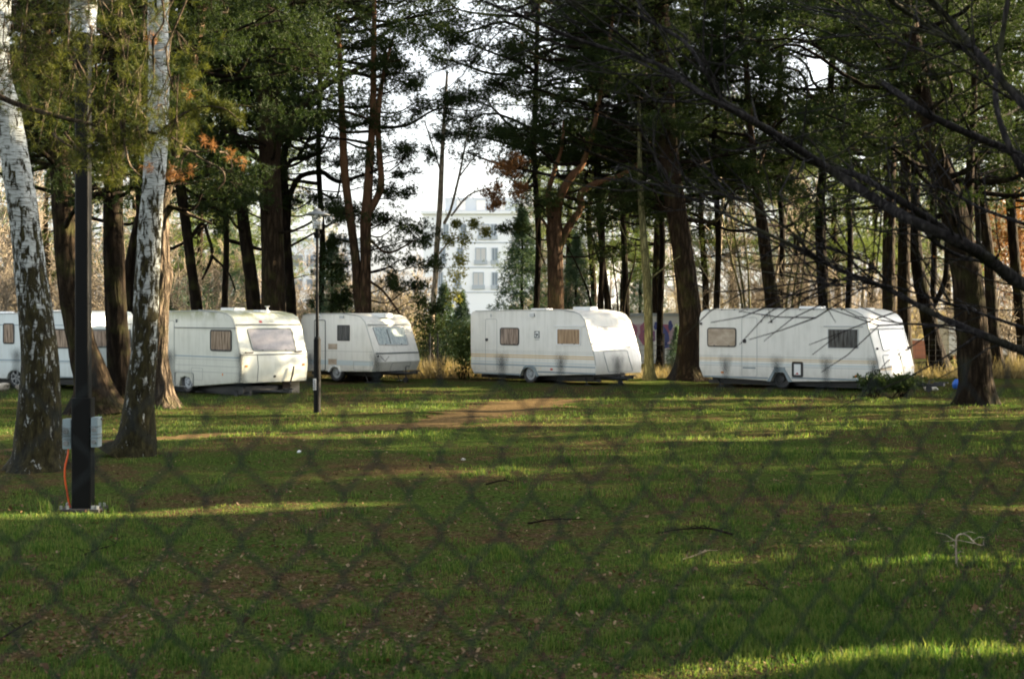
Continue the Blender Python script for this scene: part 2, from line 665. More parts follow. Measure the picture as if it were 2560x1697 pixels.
def make_grass():
    n = 420000
    px, py, x, y = screen_ground(n, 948, 1800)
    v = patch(x, y)
    bias = np.zeros(n)
    bias -= 1.1 * (y > 43.2)
    bias -= .9 * np.exp(-((px - 1050) / 480) ** 2 - ((py - 1215) / 55) ** 2)
    bias -= .7 * np.exp(-((px - 850) / 300) ** 2 - ((py - 1340) / 40) ** 2)
    bias -= .7 * np.exp(-((px - 300) / 420) ** 2 - ((py - 1190) / 30) ** 2)
    bias -= .5 * np.exp(-((px - 1500) / 500) ** 2 - ((py - 1330) / 35) ** 2)
    bias += .5 * np.exp(-((px - 2200) / 500) ** 2 - ((py - 1600) / 150) ** 2)
    dens = np.clip(.40 + 1.05 * v + bias * 1.2, .03, 1)
    dens = np.clip(dens + .25 * (y > 26) * (y < 43), 0, 1)
    keep = (R.random(n) < dens) & (on_path(x, y) > .5 + .45 * R.random(n))
    x, y, v, px, py, bias = (q[keep] for q in (x, y, v, px, py, bias))
    big = np.clip(.5 + .5 * v + bias, 0, 1)
    h = R.uniform(.012, .032, len(x)) + .085 * R.random(len(x)) * big ** 2.5
    h = h * (1 + .03 * np.clip(y - 15, 0, 30))
    w = .0035 + y * .00030
    grass_blades(x, y, h, w, 'grass', M['grass'], 'short uneven green lawn grass over mossy soil')
    # taller tufts
    n = 1700
    px, py, tx, ty = screen_ground(n, 960, 1760)
    k = (patch(tx, ty) > .15) & (on_path(tx, ty) > 1.1)
    tx, ty = tx[k], ty[k]
    extra = [G(115, 1278), G(130, 1272), G(262, 1262), G(245, 1265), G(285, 1270), G(2330, 1640), G(2200, 1665), G(2420, 1600),
             G(2040, 1620), G(1780, 1560), G(1960, 1400), G(2280, 1395), G(1500, 1250), G(760, 1330), G(820, 1300), G(1390, 1600), G(960, 1640)]
    tx = np.concatenate([tx, [e[0] for e in extra]]); ty = np.concatenate([ty, [e[1] for e in extra]])
    rep = 34
    X = np.repeat(tx, rep) + R.normal(0, .07, len(tx) * rep)
    Y = np.repeat(ty, rep) + R.normal(0, .07, len(tx) * rep)
    hs_ = np.repeat(np.concatenate([R.uniform(.04, .12, len(tx) - len(extra)), [.22, .17, .2, .15, .13] + [.13] * 12]), rep)
    grass_blades(X, Y, hs_ * R.uniform(.5, 1.1, len(X)), .006 + Y * .00025, 'grass_tufts', M['grass'],
                 'taller green grass tufts scattered over the lawn')
    # leaf litter and pine debris
    n = 60000
    px, py, x, y = screen_ground(n, 950, 1790)
    k = R.random(n) < np.clip(.30 - .75 * patch(x, y), .04, 1)
    x, y = x[k], y[k]
    N = len(x)
    z = gz(x, y) + R.uniform(.004, .035, N)
    a = R.uniform(0, 2 * PI, N)
    s = R.uniform(.006, .019, N) * (1 + y * .012)
    s = np.where(R.random(N) < .04, s * 1.5, s)
    ux, uy, uz = np.cos(a) * s, np.sin(a) * s, R.normal(0, .4, N) * s
    asp = R.uniform(.3, .8, N)
    vx, vy, vz = -np.sin(a) * s * asp, np.cos(a) * s * asp, R.normal(0, .4, N) * s
    P0 = np.stack([x, y, z], 1)
    U = np.stack([ux, uy, uz], 1); Vv = np.stack([vx, vy, vz], 1)
    V = np.stack([P0 - U, P0 + Vv, P0 + U * 1.1, P0 - Vv], 1).reshape(-1, 3)
    Q = np.arange(N * 4).reshape(-1, 4)
    tagp(obj('fallen_leaves', mesh_np('fallen_leaves', V, Q), M['litter']),
         'brown fallen leaves and needles littering the lawn', 'leaf litter', kind='stuff')


make_grass()


# ------------------------------------------------------------------ trees
DM_Y = [40, 120, 200, 280, 360, 440, 520, 600, 680, 760]
DM = np.array([
    [1, .9, .9, 1, 1, 1, .8, .8, .95, 1, 1, 1, .9, .95, 1, 1],
    [1, .95, .95, 1, 1, .95, .55, .6, .9, 1, 1, .95, .35, .85, .95, 1],
    [1, .95, .9, .95, 1, .95, .7, .65, .9, 1, 1, .9, .35, .8, .95, 1],
    [1, .9, .9, .9, .85, .8, .30, .75, .95, 1, 1, .9, .75, .8, .8, .95],
    [.8, .8, .85, .9, .35, .6, .15, .70, .95, .95, 1, .8, .8, .75, .7, .9],
    [.35, .4, .5, .7, .30, .5, .03, .40, .6, .9, .95, .6, .6, .5, .5, .8],
    [.05, .15, .3, .6, .25, .65, .05, .02, .3, .6, .6, .4, .4, .35, .35, .5],
    [.0, .05, .25, .45, .05, .6, .45, .0, .3, .35, .1, .3, .25, .2, .2, .4],
    [.0, .05, .2, .25, .02, .55, .55, .05, .3, .3, .05, .15, .1, .1, .1, .2],
    [.0, .0, .05, .05, .0, .2, .2, .05, .1, .1, .0, .05, .05, .0, .0, .05]])


def dmap(px, py):
    gx = np.clip((px - 80) / 160, 0, 14.999); gy = np.clip((py - 40) / 80, 0, 8.999)
    i, j = int(gy), int(gx)
    a, b = gy - i, gx - j
    return (DM[i, j] * (1 - a) * (1 - b) + DM[i + 1, j] * a * (1 - b) + DM[i, j + 1] * (1 - a) * b + DM[i + 1, j + 1] * a * b)


def to_px(p):
    return CX + p[0] / p[1] * F, HY - (p[2] - CH) / p[1] * F


class Crown:
    """needle foliage in layered pads, each pad fed by a limb from the trunk"""
    def __init__(s, size=.12, width=.021, k=11):
        s.g = Geo(); s.br = Geo(); s.size, s.width, s.k = size, width, k
        s.sun = True

    def pad(s, c, rx=1.0, rz=.38, tufts=210, root=None, r0=.04):
        c = np.asarray(c, float)
        nsub = max(4, int(9 * rx))
        ang = R.uniform(0, 2 * PI, nsub)
        rad = np.sqrt(R.random(nsub)) * rx
        sub = c + np.stack([np.cos(ang) * rad, np.sin(ang) * rad, R.normal(0, rz * .62, nsub) - .10 * rad], 1)
        per = max(2, tufts // nsub)
        P = np.repeat(sub, per, 0) + R.normal(size=(nsub * per, 3)) * np.array([.18, .18, .13]) * (rx ** .5)
        if s.sun:
            P = P[open_to_sun(P)]
        if len(P) == 0:
            return
        V, T = blades(P, s.k, s.size, s.width, .25)
        s.g.add(V, None, T)
        for q in sub:
            mid = (c + q) / 2 + np.array([0, 0, -.06]) + R.normal(size=3) * .06
            tube(s.br, [c, mid, q], [.016, .011, .005], 3)
        if root is not None:
            root = np.asarray(root, float)
            v = c - root
            L = np.linalg.norm(v)
            m1 = root + v * .35 + np.array([0, 0, -.05 * L]) + R.normal(size=3) * .06 * L
            m2 = root + v * .7 + R.normal(size=3) * .06 * L
            P_, r_ = smooth_path([root, m1, m2, c], [r0, r0 * .75, r0 * .5, .016], 3)
            tube(s.br, P_, r_, 5)


def lerp_path(P, z):
    P = np.asarray(P)
    i = np.argmin(np.abs(P[:, 2] - z))
    return P[i]


def flare(P, r, h=.5, k=1.6):
    z0 = P[0][2]
    return r * (1 + (k - 1) * np.exp(-np.clip(P[:, 2] - z0, 0, 9) / h * 1.4))


def trunk_from_px(pts, d, dtop=0.0):
    """pts (px, py, width px); d depth of the foot; tree may lean by dtop metres over its height"""
    out, rr = [], []
    for i, (px, py, w) in enumerate(pts):
        dd = d + dtop * i / max(1, len(pts) - 1)
        out.append(W(px, py, dd)); rr.append(w / F * dd / 2)
    return np.array(out), np.array(rr)


def pine(label, pts, d, bark='dark_bark', dtop=0.0, top_z=15.0, limbs=(), npads=26, spread=3.2, zr=None, name='pine_tree',
         pad_px=(), crown_mat='needles', ridge=.03, nseg=18, fl=1.5, flh=.5, cat='tree', high=8, group=None, size=.12, width=.021,
         rad=(.7, 1.3), depth=(-2.0, 2.5), foot=None, extra_stems=(), mindm=.3, tufts=210):
    P, r = trunk_from_px(pts, d, dtop)
    if foot is not None:       # foot hidden behind something: run the trunk down to the ground
        P = np.vstack([[P[0][0] + foot, P[0][1], 0.0], P]); r = np.concatenate([[r[0] * 1.1], r])
    P[0][2] = float(gz(P[0][0], P[0][1])) - .05
    if P[-1][2] < top_z:       # carry the trunk on above the picture
        dirv = (P[-1] - P[-2]) / max(1e-3, np.linalg.norm(P[-1] - P[-2]))
        Lx = (top_z - P[-1][2])
        P = np.vstack([P, P[-1] + dirv * Lx * .5 + np.array([0, 0, .1 * Lx]), P[-1] + dirv * Lx * .75 + np.array([0, 0, .3 * Lx])])
        r = np.concatenate([r, [r[-1] * .7, r[-1] * .3]])
    org = P[0].copy(); org[2] += .05
    root = empty(name, org)
    tagp(root, label, cat, group)
    SP, Sr = smooth_path(P, r, 10)
    g = Geo()
    tube(g, SP, flare(SP, Sr, flh, fl), nseg, ridge, seed=d + pts[0][0], roots=.28)
    for lim in limbs:
        lp = np.array([W(a, b, d + (dd if len(q) > 3 else 0)) for q in lim for (a, b, dd) in [(q[0], q[1], q[3] if len(q) > 3 else 0)]])
        lr = np.array([q[2] / F * d / 2 for q in lim])
        LP, Lr = smooth_path(lp, lr, 6)
        tube(g, LP, Lr, 8, ridge)
    cr = Crown(size, width)
    for (a, b, rx, rz, dd) in pad_px:
        c = W(a, b, d + dd)
        zz = lerp_path(SP, c[2] - .4)
        cr.pad(c, rx * 1.05, rz, int(tufts * rx * 1.8), root=zz, r0=.035)
    made = tries = 0
    ztop = CH + HY / F * d
    zlo, zhi = zr if zr else (CH + (HY - 540) / F * d, ztop + .6)
    npads = int(npads * 1.1)
    while made < npads and tries < npads * 30:
        tries += 1
        z = R.uniform(zlo, zhi)
        base = lerp_path(SP, z)
        a = R.uniform(0, 2 * PI)
        q = math.sqrt(R.random()) * spread
        c = np.array([base[0] + math.cos(a) * q, base[1] + max(depth[0], min(depth[1], math.sin(a) * q)), z])
        px, py = to_px(c)
        pr = dmap(px, py)
        if pr < mindm or R.random() > pr ** 1.8:
            continue
        rx = R.uniform(*rad)
        cr.pad(c, rx, .36, int(tufts * rx), root=lerp_path(SP, z - .15 * q - .2), r0=.03 + .012 * q)
        made += 1
    for _ in range(high):
        z = R.uniform(zhi, max(zhi + 1, top_z + .5))
        base = lerp_path(SP, z)
        a = R.uniform(0, 2 * PI); q = math.sqrt(R.random()) * spread * .8
        c = np.array([base[0] + math.cos(a) * q, base[1] + math.sin(a) * q, z])
        cr.pad(c, 1.2, .5, 160, root=lerp_path(SP, z - .4), r0=.06)
    g.obj('trunk', M[bark], root, True, org)
    cr.br.obj('branches', M['dark_bark'], root, True, org)
    cr.g.obj('crown', M[crown_mat], root, False, org)
    return root


# patches the sun reaches through gaps in the off-frame wood
def spots():
    g = lambda px, py, rc, rh: sunspot(px, py, GD(py), max(.36, rc), max(.30, rh * 2.4)) if py < 1240 else sunspot(px, py, GD(py), max(.2, rc * .8), max(.16, rh * 1.6))
    # streaks on the lawn
    for px in range(-60, 860, 130): g(px, 1292 - px * .035, .42, .10)
    for px in range(430, 640, 100): g(px, 1272, .3, .08)
    for px in range(2210, 2660, 90): g(px, 1412 - (px - 2140) * .04, .22, .07)
    for px in range(1950, 2760, 100): g(px, 1056 - (px - 1950) * .018, .45, .10)
    for px in range(1150, 1480, 80): g(px, 1004 - (px - 1150) * .02, .75, .13)
    for px in range(1700, 2000, 90): g(px, 997, .5, .10)
    for px in range(850, 1150, 100): g(px, 1018, .55, .10)
    for px in range(380, 960, 110): g(px, 1098 - (px - 380) * .015, .45, .09)
    for px in range(190, 420, 110): g(px, 1062, .4, .09)
    for px in range(1250, 1500, 90): g(px, 1062, .4, .08)
    for px in range(1750, 1960, 90): g(px, 1098, .4, .08)
    for px, py in ((1820, 1672), (2120, 1650), (2460, 1640)): g(px, py, .12, .05)
    # caravan noses
    sunspot(1545, 860, 45, 1.1, .9)
    sunspot(1530, 905, 45, .8, .35)
    sunspot(1500, 800, 45, .7, .22)
    sunspot(2295, 885, 43.2, .42, .50)
    sunspot(2230, 785, 42.5, .5, .10)
    sunspot(632, 905, 39.5, .22, .25)
    sunspot(650, 795, 39.5, .4, .10)
    sunspot(1000, 915, 47, .8, .25)
    sunspot(280, 830, 43, 1.0, .8)
    for b in range(300, 800, 90): sunspot(2240, b, 52, .45, .7); sunspot(2275, b, 54, .4, .7); sunspot(2480, b, 52, .4, .7)
    for a, b in ((1955, 760), (1940, 660), (1915, 560), (1900, 460), (1890, 380)): sunspot(a, b, 54, .5, .6)
    for a, b in ((1460, 500), (1440, 420), (1400, 560), (1470, 470), (1385, 470), (1420, 640)): sunspot(a, b, 51, .5, .5)
    # needles of the overhanging branch, lit trunks
    for (a, b, q) in ((330, 300, .75), (200, 380, .5), (520, 330, .5), (250, 100, .45), (230, 300, .38), (330, 330, .36), (420, 260, .33), (540, 300, .36), (300, 120, .3), (300, 420, .3), (560, 400, .33)):
        sunspot(a, b, 11, q, q)
    for b in range(420, 1000, 90): sunspot(420, b, 35, .45, .6)
    for b in range(900, 1040, 60): sunspot(270, b, 32.7, .3, .4)
    for b in range(400, 900, 90): sunspot(170, b, 32.7, .3, .4)
    for b in (560, 660, 760): sunspot(400, b, 23, .2, .3)
    for b in range(300, 900, 130): sunspot(226, b, 16.9, .12, .3)


spots()

trees = [
    # label, pts bottom->top, depth
    dict(label='thick leaning dark pine behind the left lamp post with flared roots', pts=[(242, 1030, 122), (232, 960, 88), (205, 860, 66), (178, 720, 60), (160, 560, 54), (150, 420, 48), (130, 280, 44), (108, 100, 40)], d=32.7, bark='pine_bark', npads=34, spread=4.2, nseg=40, ridge=.045, fl=1.25, limbs=[[(150, 430, 16), (100, 360, 11), (40, 330, 7)], [(135, 300, 16), (200, 230, 12), (260, 170, 8)]]),
    dict(label='dark upright pine between the left lamp post and the right birch', pts=[(303, 1012, 74), (300, 940, 60), (292, 800, 52), (284, 620, 50), (283, 480, 46), (290, 300, 44), (296, 100, 40)], d=34.5, npads=30, spread=4.2, nseg=28, ridge=.045, bark='dark_bark'),
    dict(label='sunlit pine with knotted pale bark beside the right birch', pts=[(405, 1018, 66), (402, 960, 52), (396, 880, 44), (398, 760, 44), (404, 690, 50), (402, 640, 42), (404, 520, 34), (424, 440, 26), (455, 300, 22)], d=35, bark='pale_bark', npads=16, spread=3, nseg=64, ridge=.085, limbs=[[(408, 560, 16), (430, 520, 12), (470, 535, 9), (530, 560, 6)], [(400, 600, 14), (385, 520, 9), (392, 450, 6)]]),
    dict(label='slim dark pine rising behind the left end of the cream caravan roof', pts=[(492, 772, 28), (480, 680, 24), (466, 570, 24), (449, 448, 25), (436, 300, 24), (425, 120, 22)], d=50, npads=26, foot=.3, limbs=[[(470, 600, 7), (505, 560, 8), (520, 590, 8), (530, 640, 9), (505, 700, 5)], [(530, 640, 7), (570, 680, 5), (590, 730, 3)]]),
    dict(label='dark leaning pine behind the middle of the cream caravan roof', pts=[(636, 776, 36), (628, 700, 33), (612, 580, 30), (593, 431, 24), (580, 300, 22), (570, 100, 20)], d=50, npads=28, foot=.4),
    dict(label='very thick brown pine behind the cream caravan nose', pts=[(684, 776, 60), (682, 640, 56), (677, 500, 54), (674, 414, 52), (676, 339, 56), (668, 200, 54), (664, 60, 50)], d=49, bark='pine_bark', npads=40, spread=4.2, foot=0, nseg=26, limbs=[[(690, 350, 26), (720, 310, 22), (770, 250, 18), (818, 213, 14), (900, 170, 9), (1000, 150, 5)], [(700, 345, 16), (740, 330, 14), (790, 285, 12), (850, 278, 8), (930, 300, 5)], [(665, 430, 12), (640, 390, 10), (600, 340, 8), (560, 330, 6)]],
         pad_px=[(960, 90, 1.1, .3, -1), (1040, 60, 1.0, .3, 0), (900, 170, 1.1, .35, 0), (1000, 170, .9, .3, 1), (860, 290, 1, .3, 0), (760, 150, 1.3, .4, 0)]),
    dict(label='dark crooked pine with a limb arching right over the lamp post', pts=[(728, 776, 26), (722, 690, 25), (714, 583, 26), (716, 515, 24), (708, 447, 22), (712, 380, 16), (740, 320, 12), (790, 240, 10), (820, 120, 8)], d=52, npads=14, foot=0, limbs=[[(716, 515, 18), (730, 475, 15), (752, 441, 13), (803, 431, 12), (828, 446, 11), (853, 454, 11), (900, 440, 8), (960, 420, 5)], [(710, 430, 12), (730, 400, 11), (765, 395, 8), (800, 380, 6), (830, 330, 4)], [(740, 400, 9), (770, 350, 6), (785, 300, 4)]],
         pad_px=[(740, 500, .8, .22, 0), (800, 495, .8, .2, 0), (850, 520, .7, .2, 1), (690, 500, .6, .2, 0), (850, 400, .7, .25, 0), (1020, 430, .5, .15, 0)]),
    dict(label='reddish pine with two long bare stems right of the lamp post', pts=[(908, 800, 46), (912, 776, 34), (914, 660, 26), (914, 560, 28), (918, 500, 24), (926, 380, 19), (932, 290, 16), (934, 150, 14)], d=50, bark='orange_bark', npads=24, spread=3.6, foot=0, limbs=[[(903, 790, 26), (894, 740, 22), (888, 640, 22), (872, 520, 20), (861, 420, 20), (856, 300, 17), (850, 180, 13), (846, 40, 9)], [(916, 540, 20), (940, 500, 18), (953, 460, 16), (949, 390, 15), (945, 290, 14), (960, 180, 9), (985, 90, 6)], [(925, 600, 6), (970, 632, 6), (1040, 600, 4)], [(920, 700, 7), (960, 730, 6), (1010, 800, 4)]],
         pad_px=[(980, 545, .8, .25, 0), (1030, 560, .8, .25, 0), (1050, 600, .7, .3, 0), (960, 600, .7, .3, 1), (1070, 650, .6, .3, 0), (1000, 650, .8, .3, 0), (1040, 720, .8, .3, 0), (980, 710, .6, .3, 1), (850, 600, .7, .3, 1.5), (830, 660, .8, .35, 1.5), (860, 720, .9, .35, 1.5), (820, 750, .7, .3, 1.5), (1000, 480, .7, .22, 0), (960, 470, .5, .2, 1), (950, 790, .9, .3, 1.5), (1060, 760, .5, .3, 0), (970, 390, .8, .2, 0), (1030, 375, .8, .18, 0), (1080, 385, .4, .15, 0), (990, 300, 1.0, .3, 0), (1070, 270, .9, .25, 1), (1040, 210, .9, .2, 0), (1120, 250, 1.0, .2, 0)]),
    dict(label='forked pine with three sunlit orange limbs behind the middle caravan', pts=[(1389, 765, 40), (1388, 640, 38), (1386, 580, 42), (1392, 530, 24), (1406, 480, 20), (1430, 440, 19), (1455, 412, 15), (1480, 340, 12), (1500, 240, 10)], d=51, bark='orange_bark', npads=34, spread=4.6, foot=0, nseg=22, limbs=[[(1384, 580, 26), (1374, 520, 18), (1371, 480, 14), (1385, 430, 11), (1404, 370, 8), (1410, 300, 6)], [(1396, 620, 24), (1420, 570, 20), (1452, 520, 17), (1452, 485, 16), (1488, 459, 15), (1549, 439, 11), (1610, 400, 8)], [(1370, 570, 7), (1350, 545, 6), (1342, 600, 5), (1362, 660, 4)]],
         pad_px=[(1190, 60, 1, .3, 0), (1240, 120, 1, .3, 1), (1130, 100, .8, .25, 0), (1180, 250, .9, .25, 0), (1120, 330, .6, .18, 0), (1240, 330, 1, .3, 0), (1330, 500, .9, .2, 0), (1290, 570, .7, .15, 0), (1370, 340, 1, .3, 1), (1460, 350, 1, .3, 0), (1300, 410, .9, .35, 1.5), (1230, 200, 1.1, .25, 0), (1160, 150, 1, .2, 0), (1350, 200, 1.1, .3, 0), (1560, 470, .9, .3, 1), (1510, 560, .9, .4, 1), (1540, 620, .8, .4, 1.5), (1600, 540, .9, .4, 1)]),
    dict(label='massive dark pine standing against the tail of the right caravan', pts=[(1724, 948, 76), (1722, 900, 62), (1726, 800, 56), (1715, 690, 52), (1702, 600, 50), (1688, 510, 48), (1676, 420, 48), (1664, 280, 46), (1656, 100, 42)], d=50, bark='pine_bark', npads=44, spread=4.6, nseg=40, ridge=.045),
    dict(label='smooth olive green trunk beside the nose of the middle caravan', pts=[(1623, 952, 26), (1622, 880, 22), (1620, 760, 21), (1613, 640, 20), (1606, 560, 17), (1600, 440, 13), (1598, 300, 9)], d=49.5, bark='green_bark', npads=10, spread=2.2, nseg=14, ridge=.015, limbs=[[(1622, 700, 5), (1660, 670, 4), (1700, 640, 3)], [(1616, 640, 5), (1570, 600, 3), (1550, 560, 2)]]),
    dict(label='leaning reddish pine with sunlit edge above the right caravan hatch', pts=[(1934, 767, 36), (1920, 680, 32), (1905, 560, 28), (1893, 490, 22), (1885, 400, 18), (1878, 340, 16), (1866, 180, 14)], d=54, bark='pine_bark', npads=26, spread=4, foot=.35, limbs=[[(1888, 440, 10), (1910, 380, 8), (1940, 300, 6)]]),
    dict(label='dark crooked pine above the middle of the right caravan roof', pts=[(2062, 767, 32), (2056, 680, 28), (2050, 540, 24), (2056, 440, 20), (2070, 320, 18), (2080, 160, 16)], d=56, npads=24, spread=4, foot=.2, mindm=.4),
    dict(label='straight pine, left of the close pair with glowing sunlit edges', pts=[(2224, 880, 36), (2223, 780, 33), (2222, 600, 30), (2226, 440, 26), (2230, 267, 23), (2232, 100, 20)], d=52, bark='pine_bark', npads=28, spread=3.6, foot=0),
    dict(label='straight pine, right of the close pair with glowing sunlit edges', pts=[(2262, 880, 38), (2260, 760, 32), (2260, 600, 29), (2264, 440, 25), (2260, 267, 22), (2256, 100, 19)], d=54, bark='pine_bark', npads=28, spread=3.6, foot=0),
    dict(label='slanting dark pine just beyond the nose of the right caravan', pts=[(2350, 905, 52), (2335, 860, 42), (2318, 780, 38), (2296, 680, 32), (2286, 560, 28), (2290, 420, 24), (2300, 200, 20)], d=55, npads=22, spread=3.5),
    dict(label='huge furrowed pine rooted in the lawn at the right edge of the photo', pts=[(2443, 1013, 92), (2440, 960, 80), (2434, 860, 76), (2424, 760, 74), (2412, 660, 70), (2376, 500, 62), (2340, 390, 58), (2310, 290, 54), (2280, 120, 50)], d=35.9, bark='pine_bark', npads=46, spread=4.2, nseg=56, ridge=.05, fl=1.15, limbs=[[(2405, 640, 30), (2420, 540, 26), (2424, 440, 22), (2430, 330, 18), (2440, 120, 14)]]),
    dict(label='pine with a sunlit right edge behind the huge furrowed pine', pts=[(2490, 900, 36), (2480, 790, 30), (2472, 640, 27), (2452, 500, 24), (2436, 380, 21), (2430, 200, 18)], d=52, bark='pine_bark', npads=30, spread=4, foot=0),
    dict(label='grey pine trunk close to the globe lamp at the right edge', pts=[(2560, 900, 30), (2548, 760, 26), (2530, 560, 24), (2520, 360, 20), (2520, 120, 18)], d=60, npads=26, spread=4, foot=0),
    dict(label='thin dark tree between the right birch and the pale knotted pine', pts=[(324, 800, 34), (322, 700, 30), (336, 600, 24), (356, 500, 20), (370, 300, 18)], d=52, npads=16, spread=3.6, foot=0),
    dict(label='thin dark stem left of the leaning reddish pine', pts=[(2322, 800, 14), (2362, 700, 13), (2368, 560, 12), (2372, 400, 10)], d=62, npads=10, spread=3, foot=.2),
    dict(label='upright pine behind the smooth olive trunk in a dark thicket', pts=[(1566, 780, 17), (1562, 660, 15), (1556, 520, 14), (1550, 400, 12), (1548, 200, 10)], d=58, npads=26, spread=3.6, foot=0),
    dict(label='slim dark pine standing above the front of the middle caravan', pts=[(1520, 780, 16), (1508, 660, 14), (1496, 520, 13), (1490, 400, 12)], d=57, npads=18, spread=3.2, foot=0),
]
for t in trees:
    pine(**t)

# extra pines whose crowns close the canopy
for i, (px, d, lab, n_) in enumerate([
        (60, 50, 'pine filling the canopy above the far left caravan', 36), (345, 50, 'pine filling the canopy behind the right birch', 40),
        (560, 58, 'pine filling the canopy left of the thick brown pine', 40), (800, 60, 'pine filling the canopy above the lamp post', 30),
        (1500, 56, 'pine whose crown hangs over the gap between the two right caravans', 46), (1790, 56, 'pine whose crown hangs over the tail of the right caravan', 46),
        (2120, 57, 'pine whose crown hangs over the nose of the right caravan', 40), (2440, 46, 'pine whose crown closes the upper right corner', 44),
        (1650, 62, 'far pine behind the massive dark pine', 44), (1950, 64, 'far pine behind the right caravan', 36), (2330, 64, 'far pine behind the slanting dark pine', 36),
        (1340, 62, 'far pine behind the forked pine', 36), (200, 60, 'far pine behind the left birches', 30)]):
    pine(lab, [(px, 800, 16), (px + 6, 600, 14), (px - 4, 400, 13), (px, 200, 12), (px + 5, 0, 10)], d, npads=int(n_ * 1.05), spread=5.6, foot=0, rad=(.8, 1.6), mindm=.45, size=.14, width=.024, depth=(-3.5, 4))


def birch(label, pts, d):
    P, r = trunk_from_px(pts, d)
    P[0][2] = float(gz(P[0][0], P[0][1])) - .05
    top = P[-1]
    P = np.vstack([P, top + [.2, .3, 3.0], top + [.5, .2, 6.0]]); r = np.concatenate([r, [r[-1] * .7, r[-1] * .3]])
    org = P[0].copy(); org[2] += .05
    root = empty('birch_tree', org)
    tagp(root, label, 'tree')
    SP, Sr = smooth_path(P, r, 12)
    g = Geo()
    tube(g, SP, Sr, 44, .028, seed=d, roots=.25)
    g.obj('trunk', M['birch_bark'], root, True, org)
    g = Geo()
    for k in range(16):
        p = SP[R.integers(len(SP) - 30, len(SP) - 2)]
        a = R.uniform(0, 2 * PI); L = R.uniform(1, 2.2)
        e = p + np.array([math.cos(a) * L, math.sin(a) * L, L * .8])
        tube(g, smooth_path([p, (p + e) / 2 + [0, 0, .2], e], [.05, .03, .01], 4)[0], .02, 5)
    g.obj('branches', M['dark_bark'], root, True, org)


birch('leaning white birch with black fissured foot at the left edge', [(95, 1172, 168), (97, 1140, 124), (96, 1080, 112), (98, 1000, 102), (100, 900, 88), (88, 780, 82), (76, 680, 76), (66, 590, 72), (52, 480, 70), (32, 360, 66), (18, 280, 64), (-8, 100, 60)], 21.2)
birch('white birch with diamond bark marks just right of the left lamp post', [(326, 1142, 128), (340, 1110, 96), (345, 1060, 84), (350, 980, 70), (362, 860, 62), (366, 740, 60), (372, 620, 58), (380, 500, 55), (390, 380, 54), (396, 250, 51), (397, 120, 50), (397, 0, 50)], 23.0)


# ------------------------------------------------------------------ bare deciduous trees and shrubs
def bare_tree_mesh(seed, H=10, r0=.12, n1=12, n2=6, n3=6, spread=.55, twig=.006, stems=1, low=.2):
    rng = np.random.default_rng(seed)
    g = Geo()

    def branch(p, dr, L, r, lev):
        k = (9, 5, 4, 2)[lev]
        pts = [p]; q = dr.copy()
        for i in range(k):
            q = q + rng.normal(size=3) * (.06, .13, .18, .2)[lev] + np.array([0, 0, (.02, .07, .05, 0)[lev]])
            q /= np.linalg.norm(q)
            pts.append(pts[-1] + q * L / k)
        pts = np.array(pts)
        tip = (.25, .3, .5, .6)[lev]
        rad = r * (1 - (1 - tip) * np.linspace(0, 1, k + 1))
        tube(g, pts, np.maximum(rad, twig), (7, 4, 3, 3)[lev])
        if lev == 3: return
        nn = (n1, n2, n3)[lev]
        for i in range(nn):
            t = (low + (1 - low) * (i + rng.random()) / nn) if lev == 0 else (.15 + .85 * (i + rng.random()) / nn)
            j = min(k - 1, int(t * k)); f = t * k - j
            b = pts[j] * (1 - f) + pts[min(k, j + 1)] * f
            a = rng.uniform(0, 2 * PI)
            if lev == 0:
                nd = np.array([math.cos(a), math.sin(a), rng.uniform(.3, 1.1)])
                l2 = H * spread * (1.1 - t * .75) * rng.uniform(.6, 1)
            else:
                side = rng.normal(size=3); side -= side.dot(dr) * dr
                nd = (pts[-1] - pts[0]) / L + side / np.linalg.norm(side) * .8
                l2 = L * rng.uniform(.3, .55)
            nd /= np.linalg.norm(nd)
            branch(b, nd, l2, max(r * (1 - t * .7) * (.45 if lev == 0 else .55), twig), lev + 1)

    for s in range(stems):
        a = 2 * PI * s / max(1, stems) + rng.random()
        ln = .0 if stems == 1 else rng.uniform(.12, .4)
        dr = np.array([math.cos(a) * ln, math.sin(a) * ln, 1]); dr /= np.linalg.norm(dr)
        branch(np.array([math.cos(a) * .15 * (stems > 1), math.sin(a) * .15 * (stems > 1), -.05]), dr, H * rng.uniform(.85, 1), r0 * rng.uniform(.8, 1.1), 0)
    return g.mesh('bare_tree', True)


bare = [bare_tree_mesh(s, H=h, r0=.13, twig=.011, n1=14, n2=7, n3=5, spread=sp) for s, h, sp in ((1, 12, .45), (2, 10, .5), (3, 14, .4), (4, 9, .55))]
shrub = [bare_tree_mesh(s, H=h, r0=.05, twig=.009, n1=8, n2=6, n3=5, spread=.5, stems=6, low=.1) for s, h in ((5, 4.5), (6, 6.0), (8, 3.5))]
rr = random.Random(5)
bm_list = [M['tan_bark'], M['tan_bark'], M['pine_bark']]


def place(mesh, name, px, d, m, label, cat, group, sc=1.0, rz=None):
    x = (px - CX) / F * d
    o = bpy.data.objects.new(name, mesh)
    C.objects.link(o)
    o.location = (x, d, float(gz(x, d)) * max(0, 1 - d / 160))
    o.rotation_euler = (0, 0, rr.uniform(0, 6.28) if rz is None else rz)
    s = sc * rr.uniform(.85, 1.15)
    o.scale = (s, s, s * rr.uniform(.9, 1.1))
    tagp(o, label, cat, group)
    return o


